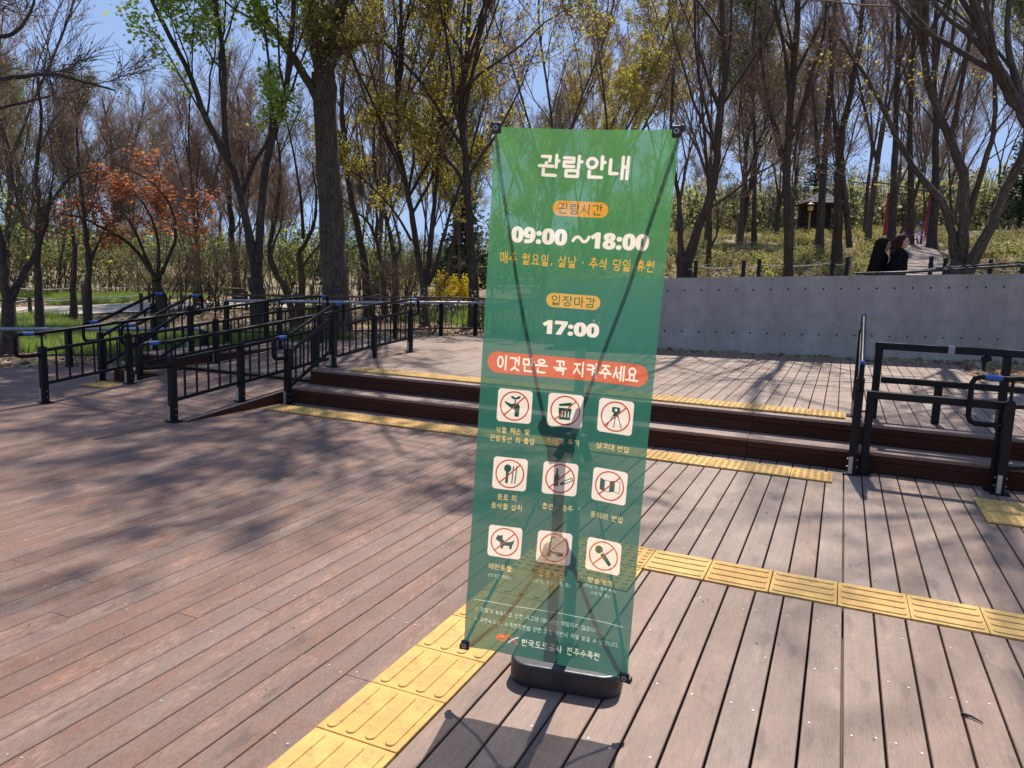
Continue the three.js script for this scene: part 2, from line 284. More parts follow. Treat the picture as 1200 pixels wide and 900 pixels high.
// ---------------------------------------------------------------- tactile paving
function stadium(L, w, h) { const s = new THREE.Shape(), r = w / 2, l = L / 2 - r; s.absarc(l, 0, r, -Math.PI / 2, Math.PI / 2); s.absarc(-l, 0, r, Math.PI / 2, Math.PI * 1.5); const g = new THREE.ExtrudeGeometry(s, { depth: h * 0.4, bevelEnabled: true, bevelThickness: h * 0.6, bevelSize: h * 0.9, bevelOffset: -h * 0.9, bevelSegments: 2, curveSegments: 6 }); g.rotateX(-Math.PI / 2); return g; }
function worldUv(g) { const p = g.attributes.position, uv = new Float32Array(p.count * 2); for (let i = 0; i < p.count; i++) { uv[2 * i] = p.getX(i) / 0.3 + 0.5; uv[2 * i + 1] = p.getZ(i) / 0.3 + 0.5; } g.setAttribute('uv', new THREE.BufferAttribute(uv, 2)); return g; }
const slabTile = () => boxAt(0.297, 0.014, 0.297, 0, -0.007, 0, 0.003);
const joined = (gs) => worldUv(mergeGeometries(gs.map((g) => { const q = g.index ? g.toNonIndexed() : g; return q; })));
const barTile = joined([slabTile(), ...[-0.108, -0.036, 0.036, 0.108].map((z) => { const g = stadium(0.27, 0.034, 0.005); g.translate(0, 0.0, z); return g; })]);
const dotTile = joined([slabTile(), ...Array.from({ length: 36 }, (_, i) => { const g = new THREE.CylinderGeometry(0.011, 0.0172, 0.006, 10, 1); g.translate(-0.125 + (i % 6) * 0.05, 0.003, -0.125 + Math.floor(i / 6) * 0.05); return g; })]);
function tactile(name, label, tiles, group) { const t = thing(name, label, 'tactile paving', group); let k = 0; for (const [kind, x, y, z, turn] of tiles) { const o = part(t, k ? `tile_${String(k).padStart(3, '0')}` : 'tile', kind ? dotTile : barTile, tileMats[Math.floor(rnd() * 3)]); k++; o.position.set(x + rr(-0.001, 0.001), y + rr(-0.001, 0.001), z); o.rotation.set(rr(-0.003, 0.003), (turn || 0) + rr(-0.004, 0.004), rr(-0.003, 0.003)); } return t; }
{
  const a = []; for (let z = STRIP_Z0 + 0.3 + 0.15 * 0; z < 0.6; z += 0.3) a.push([0, -1.255, 0.007, z + 0.15 + 0.002, Math.PI / 2]);
  tactile('guide_strip', 'yellow ribbed guide strip running past the banner base across the deck', a);
  tactile('warning_block', 'yellow studded tiles where the two ribbed guide strips meet behind the banner', [[1, -1.255, 0.007, -3.425], [1, -0.957, 0.007, -3.425], [1, -1.255, 0.007, -3.73], [1, -0.957, 0.007, -3.73]]);
  const b = []; for (let x = -0.807 + 0.15; x < 4.5; x += 0.3) b.push([0, x, 0.007, -3.73, 0]);
  tactile('guide_strip', 'yellow ribbed guide strip leading off beside the right hand planks', b);
  const c = []; for (let x = 0.04 - 0.15; x > -5.25; x -= 0.3) c.push([1, x, 0.0155, -6.08, 0]);
  tactile('warning_strip', 'yellow studded strip at the foot of the steps', c);
  const d = []; for (let x = 0.1 - 0.15; x > -5.0; x -= 0.3) d.push([1, x, UP + 0.0155, -7.06, 0]);
  tactile('warning_strip', 'yellow studded strip at the top of the steps', d);
  tactile('warning_strip', 'yellow studded tiles on the deck before the railing with the bright blue sleeve', [0, 1, 2, 3, 4, 5].flatMap((i) => [[1, 1.1 + i * 0.3, 0.0155, -5.86, 0], [1, 1.1 + i * 0.3, 0.0155, -5.56, 0]]));
  tactile('warning_strip', 'small yellow studded patch at the foot of the short far steps', [0, 1].map((i) => [1, -8.0 + i * 0.3, 0.0155, -6.12, 0]));
}

// ---------------------------------------------------------------- railings
function post(parent, x, y, z, h, w = 0.062) {
  const p = part(parent, 'post', [boxAt(w, h, w, x, y + h / 2, z, 0.006), boxAt(0.044, 0.008, 0.044, x, y + h + 0.004, z, 0.002)], M.black);
  part(p, 'base_plate', [boxAt(0.13, 0.008, 0.1, x, y + 0.008, z, 0.002), ...[-1, 1].map((s) => { const g = new THREE.CylinderGeometry(0.008, 0.008, 0.01, 6); g.translate(x + s * 0.05, y + 0.016, z); return g; })], M.black);
  part(p, 'bracket', boxAt(0.03, 0.135, 0.012, x - 0.012, y + 0.08, z + w / 2 + 0.007, 0.002), M.steel);
  for (const yy of [0.06, 0.12]) { const g = new THREE.CylinderGeometry(0.006, 0.006, w + 0.02, 6); g.rotateZ(Math.PI / 2); g.translate(x, y + yy, z); part(p, 'bolt', g, M.steel); }
  return p;
}
// posts: [x, y, z]; height hp; handrail hr above each foot; ends: loop lengths before the first and after the last
function railing(name, label, posts, o = {}) {
  const hp = o.hp ?? 0.6, hr = o.hr ?? 0.73, bar = o.bar ?? 0.135, drop = o.drop ?? 0.2, t = thing(name, label, 'railing', o.group), P = posts.map((p) => V(...p));
  const dir = (a, b) => V(b.x - a.x, 0, b.z - a.z).normalize();
  P.forEach((p) => post(t, p.x, p.y, p.z, hp));
  for (let i = 0; i + 1 < P.length; i++) {
    const a = P[i], b = P[i + 1], d = dir(a, b), A = a.clone().addScaledVector(d, 0.03), B = b.clone().addScaledVector(d, -0.03), up = (v, h) => v.clone().setY(v.y + h);
    part(t, 'upper_rail', barGeo(up(A, hp - 0.035), up(B, hp - 0.035), 0.036, 0.03), M.black);
    part(t, 'lower_rail', barGeo(up(A, drop), up(B, drop), 0.036, 0.03), M.black);
    const L = Math.hypot(b.x - a.x, b.z - a.z), n = Math.max(2, Math.round(L / bar));
    for (let k = 1; k < n; k++) { const c = a.clone().lerp(b, k / n); part(t, 'baluster', boxAt(0.016, hp - drop - 0.06, 0.016, c.x, c.y + (hp + drop - 0.035) / 2, c.z, 0.002), M.black); }
  }
  P.forEach((p) => part(t, 'spigot', rodGeo(V(p.x, p.y + hp, p.z), V(p.x, p.y + hr - 0.012, p.z), 0.011, 8), M.black));
  // handrail tube with looped ends
  const e0 = o.e0 ?? 0.26, e1 = o.e1 ?? 0.2, d0 = dir(P[0], P[1]), n = P.length - 1, d1 = dir(P[n - 1], P[n]), loop = o.loop ?? 0.22, pts = [], round = (c, into) => { }, cr = 0.05;
  const tube = [];
  const F = P[0].clone(), T = P[n].clone();
  const a0 = F.clone().addScaledVector(d0, -e0), a1 = T.clone().addScaledVector(d1, e1);
  if (o.loop0 !== false) tube.push(V(F.x, F.y + hr - loop, F.z), V(a0.x, F.y + hr - loop, a0.z).addScaledVector(d0, cr), V(a0.x, F.y + hr - loop + cr * 0.3, a0.z).addScaledVector(d0, cr * 0.3), V(a0.x, F.y + hr - loop + cr, a0.z), V(a0.x, F.y + hr - cr, a0.z), V(a0.x, F.y + hr - cr * 0.3, a0.z).addScaledVector(d0, cr * 0.3));
  tube.push(V(a0.x, F.y + hr, a0.z).addScaledVector(d0, cr));
  P.forEach((p, i) => { if (i === 0) tube.push(V(p.x, p.y + hr, p.z).addScaledVector(d0, -0.03)); else if (i === n) tube.push(V(p.x, p.y + hr, p.z).addScaledVector(d1, 0.02)); else tube.push(V(p.x, p.y + hr, p.z)); });
  tube.push(V(a1.x, T.y + hr, a1.z).addScaledVector(d1, -cr));
  if (o.loop1 !== false) tube.push(V(a1.x, T.y + hr - cr * 0.3, a1.z).addScaledVector(d1, -cr * 0.3), V(a1.x, T.y + hr - cr, a1.z), V(a1.x, T.y + hr - loop + cr, a1.z), V(a1.x, T.y + hr - loop + cr * 0.3, a1.z).addScaledVector(d1, -cr * 0.3), V(a1.x, T.y + hr - loop, a1.z).addScaledVector(d1, -cr), V(T.x, T.y + hr - loop, T.z));
  const path = new THREE.CurvePath(); for (let i = 0; i + 1 < tube.length; i++) path.add(new THREE.LineCurve3(tube[i], tube[i + 1]));
  const hand = part(t, 'handrail', polyTube(tube, 0.019, 10), M.tube);
  const sleeve = (c, d) => part(t, 'braille_sleeve', rodGeo(c.clone().addScaledVector(d, -0.055), c.clone().addScaledVector(d, 0.055), 0.0215, 10), M.blue);
  if (o.sleeve0 !== false && o.loop0 !== false) sleeve(V(a0.x, F.y + hr, a0.z).addScaledVector(d0, Math.min(0.13, e0 * 0.62)), d0);
  if (o.sleeve1 !== false && o.loop1 !== false) sleeve(V(a1.x, T.y + hr, a1.z).addScaledVector(d1, -Math.min(0.13, e1 * 0.62)), d1);
  return t;
}
function polyTube(pts, r, sides = 6) { // mitred tube along a polyline, r number or array
  const p = [], nrm = [], uv = [], ix = []; let side = V(0, 0, 0), len = 0;
  pts.forEach((c, i) => {
    const a = pts[Math.max(0, i - 1)], b = pts[Math.min(pts.length - 1, i + 1)], t = b.clone().sub(a).normalize();
    if (i === 0) { side = Math.abs(t.y) < 0.9 ? V(0, 1, 0).cross(t) : V(1, 0, 0).cross(t); }
    side.addScaledVector(t, -side.dot(t)).normalize(); const w = t.clone().cross(side), R = Array.isArray(r) ? r[i] : r; if (i) len += c.distanceTo(pts[i - 1]);
    for (let k = 0; k <= sides; k++) { const q = (k / sides) * Math.PI * 2, n = side.clone().multiplyScalar(Math.cos(q)).addScaledVector(w, Math.sin(q)); p.push(c.x + n.x * R, c.y + n.y * R, c.z + n.z * R); nrm.push(n.x, n.y, n.z); uv.push((k / sides) * Math.max(0.2, 2 * Math.PI * R), len); }
  });
  for (let i = 0; i + 1 < pts.length; i++) for (let k = 0; k < sides; k++) { const a = i * (sides + 1) + k, b = a + sides + 1; ix.push(a, a + 1, b, b, a + 1, b + 1); }
  const g = new THREE.BufferGeometry(); g.setAttribute('position', new THREE.Float32BufferAttribute(p, 3)); g.setAttribute('normal', new THREE.Float32BufferAttribute(nrm, 3)); g.setAttribute('uv', new THREE.Float32BufferAttribute(uv, 2)); g.setIndex(ix); return g;
}
const onRamp = (x, z) => [x, rampY(z) + 0.006, z];
railing('ramp_railing', 'long black railing on the near side of the ramp, next to the main steps', [onRamp(-5.58, -5.0), onRamp(-5.58, -5.86), onRamp(-5.58, -7.05), onRamp(-5.58, -8.25), onRamp(-5.58, -9.15)], { e0: 0.33, hr: 0.74 });
railing('ramp_railing', 'long black railing on the far side of the ramp, blue sleeve on its low loop', [onRamp(-7.36, -5.0), onRamp(-7.36, -6.0), onRamp(-7.36, -7.3), onRamp(-7.36, -8.5), onRamp(-7.36, -9.4)], { e0: 0.27, hp: 0.57, hr: 0.71 });
railing('stair_railing', 'short black stair railing with blue sleeves where the main steps meet the ramp', [[-5.35, 0, -6.3], [-5.35, UP, -7.08]], { e0: 0.22, e1: 0.2 });
railing('stair_railing', 'black stair railing at the right end of the steps, seen along its length', [[0.17, 0, -6.32], [0.17, UP, -7.12]], { e0: 0.1, e1: 0.12, hp: 0.76, hr: 0.88, loop: 0.2 });
railing('stair_railing', 'outermost short stair railing of the far steps, blue sleeve on its low end', [[-8.2, 0, -6.3], [-8.2, UP, -7.08]], { e0: 0.22 });
railing('stair_railing', 'short stair railing of the far steps beside the long ramp railing', [[-7.56, 0, -6.3], [-7.56, UP, -7.08]], { e0: 0.22 });
railing('stair_railing', 'black railing with a bright blue sleeve on its loop, beside the frame barrier', [[1.15, 0, -6.27], [2.25, 0.12, -6.27], [3.4, 0.24, -6.27]], { e0: 0.25, hp: 0.68, hr: 0.84, loop: 0.34 });
{
  const f = thing('frame_barrier', 'black square tube barrier standing on the raised deck edge', 'barrier'), s = 0.06;
  part(f, 'top_rail', boxAt(3.1, s, s, 1.83, 0.965, -7.15, 0.006), M.black); part(f, 'middle_rail', boxAt(3.0, s * 0.85, s * 0.85, 1.85, 0.675, -7.15, 0.006), M.black);
  for (const x of [0.315, 1.25, 2.2, 3.3]) part(f, 'post', boxAt(s, 0.6, s, x, UP + 0.3, -7.15, 0.006), M.black);
  part(f, 'short_post', boxAt(s, 0.312, s, 0.79, UP + 0.157, -7.15, 0.006), M.black);
  part(f, 'joint_sleeve', boxAt(0.05, s + 0.005, s + 0.005, 0.85, 0.965, -7.15, 0.004), M.greyTube);
  part(f, 'link', rodGeo(V(0.17, 0.83, -7.15), V(0.29, 0.83, -7.15), 0.008, 6), M.black);
  const b = thing('frame_barrier', 'lower black square tube barrier on the deck between two railings', 'barrier');
  part(b, 'top_rail', boxAt(0.93, s * 0.95, s * 0.95, 0.69, 0.635, -6.36, 0.006), M.black);
  for (const x of [0.255, 1.125]) { const p = part(b, 'post', boxAt(s * 0.95, 0.604, s * 0.95, x, 0.304, -6.36, 0.006), M.black); part(p, 'base_plate', boxAt(0.12, 0.008, 0.1, x, 0.006, -6.36, 0.002), M.black); }
  part(b, 'link', [0.25, 0.5].map((y) => rodGeo(V(0.19, y, -6.35), V(0.235, y, -6.355), 0.008, 6)), M.black);
}

// ---------------------------------------------------------------- boundary fence round the deck
function edgeFence(name, label, path, y, hTop, hBrown, low) {
  const t = thing(name, label, 'fence'); const P = path.map(([x, z]) => V(x, y, z)), lift = (p, h) => V(p.x, y + h, p.z);
  P.forEach((p, i) => { if (i % 1 === 0) part(t, 'post', boxAt(0.06, hTop, 0.06, p.x, y + hTop / 2, p.z, 0.005), M.black); });
  part(t, 'handrail', polyTube(P.map((p) => lift(p, hTop + 0.015)), 0.024, 8), M.greyTube);
  for (let i = 0; i + 1 < P.length; i++) {
    const a = P[i], b = P[i + 1], L = a.distanceTo(b), n = Math.round(L / 0.125), off = V(b.z - a.z, 0, -(b.x - a.x)).normalize().multiplyScalar(-0.05);
    const A = a.clone().sub(off), B = b.clone().sub(off);
    part(t, 'upper_rail', barGeo(lift(A, hBrown), lift(B, hBrown), 0.035, 0.03), M.brownMetal);
    part(t, 'lower_rail', barGeo(lift(A, low), lift(B, low), 0.03, 0.03), M.brownMetal);
    for (let k = 1; k < n; k++) { const c = A.clone().lerp(B, k / n); part(t, 'picket', boxAt(0.012, hBrown - low, 0.012, c.x, y + (hBrown + low) / 2, c.z, 0.001), M.brownMetal); }
  }
  return t;
}
edgeFence('deck_fence', 'low picket fence with grey handrail round the back of the raised deck', [[-8.45, -8.6], [-8.09, -9.05], [-7.5, -10.0], [-6.98, -10.95], [-6.7, -12.05], [-6.3, -12.65], [-5.2, -12.3], [-4.3, -12.0]], UP, 0.6, 0.7, 0.14);
{
  const t = thing('deck_fence', 'low open rail fence with grey top rail along the lower deck edge', 'fence'), pts = [[-11.4, -4.6], [-10.45, -6.1], [-9.75, -7.0], [-8.65, -8.35]].map(([x, z]) => V(x, 0, z));
  for (const p of pts) part(t, 'post', boxAt(0.07, 0.5, 0.07, p.x, 0.25, p.z, 0.005), M.black);
  part(t, 'handrail', polyTube(pts.map((p) => V(p.x, 0.52, p.z)), 0.026, 8), M.greyTube);
  part(t, 'lower_rail', polyTube(pts.map((p) => V(p.x - 0.05, 0.16, p.z)), 0.014, 6), M.brownMetal);
}

// ---------------------------------------------------------------- concrete wall
const wallTop = (s) => 1.445 + 0.047 * s;
{
  const w = thing('concrete_wall', 'grey board-marked concrete retaining wall with rows of tie holes', 'wall'), cuts = [-0.15, 3.47, 7.09, 10.7];
  const holes = (y) => y;
  for (let i = 0; i + 1 < cuts.length; i++) {
    const a = cuts[i] + 0.0006, b = cuts[i + 1] - 0.0006, s = new THREE.Shape(); s.moveTo(a, 0.1); s.lineTo(b, 0.1); s.lineTo(b, wallTop(b)); s.lineTo(a, wallTop(a)); s.closePath();
    for (let q = Math.ceil(a / 0.272) * 0.272; q < b - 0.02; q += 0.272) if (q > a + 0.03) for (const y of [wallTop(q) - 0.205, 0.63 + 0.017 * q]) { const h = new THREE.Path(); h.absarc(q, y, 0.017, 0, Math.PI * 2, true); s.holes.push(h); }
    const g = new THREE.ExtrudeGeometry(s, { depth: 0.25, bevelEnabled: true, bevelThickness: 0.0012, bevelSize: 0.0012, bevelOffset: -0.0012, bevelSegments: 1, curveSegments: 10 }); g.translate(0, 0, -0.25);
    const o = part(w, 'wall_panel', g, M.concrete); o.position.copy(WA); o.rotation.y = Math.atan2(-WD.z, WD.x);
  }
  const core = part(w, 'plugs', boxAt(10.6, 0.95, 0.02, 5.3, 0.98, -0.03, 0.001), M.holeDark); core.position.copy(WA); core.rotation.y = Math.atan2(-WD.z, WD.x);
  const p = thing('black_pipe', 'black pipes rising along the top of the concrete wall', 'pipe');
  for (const [off, dy, r] of [[-0.1, 0, 0.02], [-0.2, 0.05, 0.014]]) { const pts = []; for (let s = 4.6; s <= 10.6; s += 0.75) pts.push(V(WA.x + WD.x * s + WN.x * -off, wallTop(s) + 0.035 + dy * smooth(4.6, 7, s) + 0.055 * Math.max(0, s - 5.2) * 0.9, WA.z + WD.z * s + WN.z * -off)); part(p, 'pipe', polyTube(pts, r, 8), M.rubber); }
  for (const s of [6.2, 8.2, 10.2]) { const x = WA.x + WD.x * s + WN.x * 0.12, z = WA.z + WD.z * s + WN.z * 0.12; part(p, 'bracket', boxAt(0.03, 0.07 + 0.05 * Math.max(0, s - 5.2), 0.03, x, wallTop(s) + (0.07 + 0.05 * (s - 5.2)) / 2 - 0.01, z), M.rubber); }
}
{ // planting bed by the wall with a spike light
  const b = structure('planting_bed', 'bed of dry brown leaves between the raised deck and the wall');
  const s = new THREE.Shape(); [[1.62, -13.65], [1.75, -11.15], [6, -11.85], [6, -15]].forEach(([x, z], i) => (i ? s.lineTo(x, -z) : s.moveTo(x, -z)));
  const g = new THREE.ShapeGeometry(s, 1); g.rotateX(-Math.PI / 2); g.translate(0, UP - 0.025, 0);
  const t = texture(256, 256, (u, v) => { const n = wrapNoise(u * 60, v * 60, 60, 60, 3); return [0.3 + 0.4 * n, 0.22 + 0.34 * n, 0.14 + 0.26 * n]; }); t.repeat.set(1.2, 1.2);
  part(b, 'soil', g, std({ map: t, roughness: 1, bumpMap: t, bumpScale: 0.01 }));
  const l = thing('spike_light', 'small black garden spotlight standing in the leaf bed', 'garden light'), x = 1.93, z = -12.6;
  part(l, 'spike', rodGeo(V(x, UP - 0.03, z), V(x, UP + 0.14, z), 0.022, 8), M.black);
  const hd = part(l, 'lamp_head', new THREE.CylinderGeometry(0.045, 0.05, 0.13, 12), M.black); hd.position.set(x + 0.02, UP + 0.18, z); hd.rotation.set(0.3, 0, -1.1);
  const hood = part(l, 'hood', boxAt(0.15, 0.012, 0.1, x + 0.02, UP + 0.236, z), M.greyTube);
}

// ---------------------------------------------------------------- banner print: Hangul drawn stroke by stroke
const CHO = 'ㄱㄲㄴㄷㄸㄹㅁㅂㅃㅅㅆㅇㅈㅉㅊㅋㅌㅍㅎ', JUNG = 'ㅏㅐㅑㅒㅓㅔㅕㅖㅗㅘㅙㅚㅛㅜㅝㅞㅟㅠㅡㅢㅣ', JONG = ['', 'ㄱ', 'ㄲ', 'ㄱㅅ', 'ㄴ', 'ㄴㅈ', 'ㄴㅎ', 'ㄷ', 'ㄹ', 'ㄹㄱ', 'ㄹㅁ', 'ㄹㅂ', 'ㄹㅅ', 'ㄹㅌ', 'ㄹㅍ', 'ㄹㅎ', 'ㅁ', 'ㅂ', 'ㅂㅅ', 'ㅅ', 'ㅆ', 'ㅇ', 'ㅈ', 'ㅊ', 'ㅋ', 'ㅌ', 'ㅍ', 'ㅎ'];
const JAMO = {
  ㄱ: [[[0.06, 0.1], [0.9, 0.1], [0.84, 0.92]]], ㄴ: [[[0.1, 0.08], [0.1, 0.88], [0.94, 0.88]]], ㄷ: [[[0.92, 0.1], [0.1, 0.1], [0.1, 0.9], [0.94, 0.9]]],
  ㄹ: [[[0.08, 0.08], [0.9, 0.08], [0.9, 0.48], [0.1, 0.48], [0.1, 0.92], [0.94, 0.92]]], ㅁ: [[[0.1, 0.1], [0.9, 0.1], [0.9, 0.9], [0.1, 0.9], [0.1, 0.1]]],
  ㅂ: [[[0.1, 0.06], [0.1, 0.92], [0.9, 0.92], [0.9, 0.06]], [[0.1, 0.48], [0.9, 0.48]]], ㅅ: [[[0.5, 0.06], [0.45, 0.4], [0.05, 0.93]], [[0.47, 0.42], [0.95, 0.93]]],
  ㅇ: 'o', ㅈ: [[[0.08, 0.1], [0.92, 0.1]], [[0.5, 0.1], [0.45, 0.45], [0.05, 0.93]], [[0.47, 0.47], [0.95, 0.93]]],
  ㅊ: [[[0.35, 0.0], [0.65, 0.0]], [[0.08, 0.24], [0.92, 0.24]], [[0.5, 0.24], [0.45, 0.52], [0.05, 0.95]], [[0.47, 0.54], [0.95, 0.95]]],
  ㅋ: [[[0.06, 0.1], [0.9, 0.1], [0.84, 0.92]], [[0.06, 0.48], [0.86, 0.48]]], ㅌ: [[[0.92, 0.08], [0.1, 0.08], [0.1, 0.92], [0.94, 0.92]], [[0.1, 0.49], [0.88, 0.49]]],
  ㅍ: [[[0.06, 0.1], [0.94, 0.1]], [[0.06, 0.9], [0.94, 0.9]], [[0.3, 0.1], [0.3, 0.9]], [[0.7, 0.1], [0.7, 0.9]]], ㅎ: 'h',
};
const DOUBLE = { ㄲ: 'ㄱ', ㄸ: 'ㄷ', ㅃ: 'ㅂ', ㅆ: 'ㅅ', ㅉ: 'ㅈ' };
const VERT = { ㅏ: [1, 0, 1], ㅐ: [1, 0, 2], ㅑ: [2, 0, 1], ㅒ: [2, 0, 2], ㅓ: [0, 1, 1], ㅔ: [0, 1, 2], ㅕ: [0, 2, 1], ㅖ: [0, 2, 2], ㅣ: [0, 0, 1] };
const HORZ = { ㅗ: [1, 0], ㅛ: [2, 0], ㅜ: [0, 1], ㅠ: [0, 2], ㅡ: [0, 0] };
const BOTH = { ㅘ: 'ㅗㅏ', ㅙ: 'ㅗㅐ', ㅚ: 'ㅗㅣ', ㅝ: 'ㅜㅓ', ㅞ: 'ㅜㅔ', ㅟ: 'ㅜㅣ', ㅢ: 'ㅡㅣ' };
function jamo(c, ch, x, y, w, h) {
  if (DOUBLE[ch]) { jamo(c, DOUBLE[ch], x, y, w * 0.47, h); jamo(c, DOUBLE[ch], x + w * 0.53, y, w * 0.47, h); return; }
  const J = JAMO[ch]; if (!J) return;
  if (J === 'o' || J === 'h') {
    let yy = y, hh = h; c.beginPath();
    if (J === 'h') { c.moveTo(x + w * 0.35, y); c.lineTo(x + w * 0.65, y); c.moveTo(x + w * 0.05, y + h * 0.26); c.lineTo(x + w * 0.95, y + h * 0.26); yy = y + h * 0.42; hh = h * 0.56; }
    c.moveTo(x + w * 0.5 + w * 0.4, yy + hh / 2); c.ellipse(x + w / 2, yy + hh / 2, w * 0.4, hh * 0.46, 0, 0, Math.PI * 2); c.stroke(); return;
  }
  c.beginPath(); for (const s of J) s.forEach(([a, b], i) => (i ? c.lineTo(x + a * w, y + b * h) : c.moveTo(x + a * w, y + b * h))); c.stroke();
}
function vert(c, ch, x, y, w, h) { // tall vowel in its column
  const [r, l, n] = VERT[ch], seg = (x0, y0, x1, y1) => { c.moveTo(x + x0 * w, y + y0 * h); c.lineTo(x + x1 * w, y + y1 * h); };
  c.beginPath(); const bars = n === 2 ? [0.36, 0.94] : [0.5]; for (const b of bars) seg(b, 0, b, 1);
  const ys = (k) => (k === 2 ? [0.34, 0.58] : [0.46]);
  if (r) for (const q of ys(r)) seg(bars[0], q, n === 2 ? bars[1] : 1.0, q);
  if (l) for (const q of ys(l)) seg(0, q, bars[0], q);
  c.stroke();
}
function horz(c, ch, x, y, w, h) { const [u, d] = HORZ[ch]; c.beginPath(); const by = u ? 0.9 : d ? 0.15 : 0.5; c.moveTo(x, y + by * h); c.lineTo(x + w, y + by * h); for (const k of u === 2 || d === 2 ? [0.32, 0.68] : u || d ? [0.5] : []) { c.moveTo(x + k * w, y + by * h); c.lineTo(x + k * w, y + (u ? 0 : 1) * h); } c.stroke(); }
function syllable(c, code, x, y, s) {
  const i = Math.floor(code / 588), j = Math.floor((code % 588) / 28), k = code % 28, v = JUNG[j], f = JONG[k], H = f ? 0.6 : 1, w = s * 0.92;
  if (VERT[v]) { const n = VERT[v][2] === 2 ? 0.44 : 0.29; jamo(c, CHO[i], x + w * 0.03, y + s * 0.06 * 1, w * (0.94 - n - 0.06), s * (H - (f ? 0.12 : 0.2))); vert(c, v, x + w * (0.97 - n), y, w * n, s * (H - (f ? 0.04 : 0))); }
  else if (HORZ[v]) { const t = f ? 0.3 : 0.5; jamo(c, CHO[i], x + w * 0.16, y + s * 0.02, w * 0.68, s * t); horz(c, v, x, y + s * (t + 0.06), w, s * (H - t - (f ? 0.1 : 0.14))); }
  else { const [a, b] = BOTH[v], n = VERT[b][2] === 2 ? 0.32 : 0.25, t = f ? 0.26 : 0.42; jamo(c, CHO[i], x + w * 0.08, y + s * 0.04, w * 0.5, s * t); horz(c, a, x, y + s * (t + 0.1), w * 0.68, s * (H - t - (f ? 0.16 : 0.3))); vert(c, b, x + w * (0.98 - n), y, w * n, s * (H - (f ? 0.04 : 0))); }
  if (f) { const y0 = y + s * 0.66, h0 = s * 0.34; if (f.length === 2) { jamo(c, f[0], x + w * 0.08, y0, w * 0.4, h0); jamo(c, f[1], x + w * 0.54, y0, w * 0.4, h0); } else jamo(c, f, x + w * 0.14, y0, w * 0.74, h0); }
}
function hangul(c, text, cx, cy, width, size, color, weight, align = 0.5) { // fits text into width, centred on cy; digits use the sans face
  const adv = [...text].map((ch) => (ch >= '가' && ch <= '힣' ? 1.0 : ch === ' ' ? 0.42 : ',.·:'.includes(ch) ? 0.38 : '()'.includes(ch) ? 0.45 : 0.62)), total = adv.reduce((a, b) => a + b, 0);
  const step = width / total, s = size; let x = cx - width * align;
  c.save(); c.strokeStyle = c.fillStyle = color; c.lineWidth = s * weight; c.lineCap = c.lineJoin = 'round';
  [...text].forEach((ch, i) => {
    const w = adv[i] * step;
    if (ch >= '가' && ch <= '힣') { c.save(); c.translate(x + step * 0.05, cy - s / 2); c.scale((step * 0.93) / s, 1); syllable(c, ch.charCodeAt(0) - 0xac00, 0, 0, s); c.restore(); }
    else if (ch === '※') { c.beginPath(); c.moveTo(x + w * 0.1, cy - s * 0.35); c.lineTo(x + w * 0.9, cy + s * 0.35); c.moveTo(x + w * 0.9, cy - s * 0.35); c.lineTo(x + w * 0.1, cy + s * 0.35); c.stroke(); }
    else if (ch !== ' ') { c.font = `${s * 1.05}px sans-serif`; c.textAlign = 'center'; c.textBaseline = 'middle'; c.fillText(ch, x + w / 2, cy); }
    x += w;
  });
  c.restore();
}
const BW = 0.56, BH = 1.71;
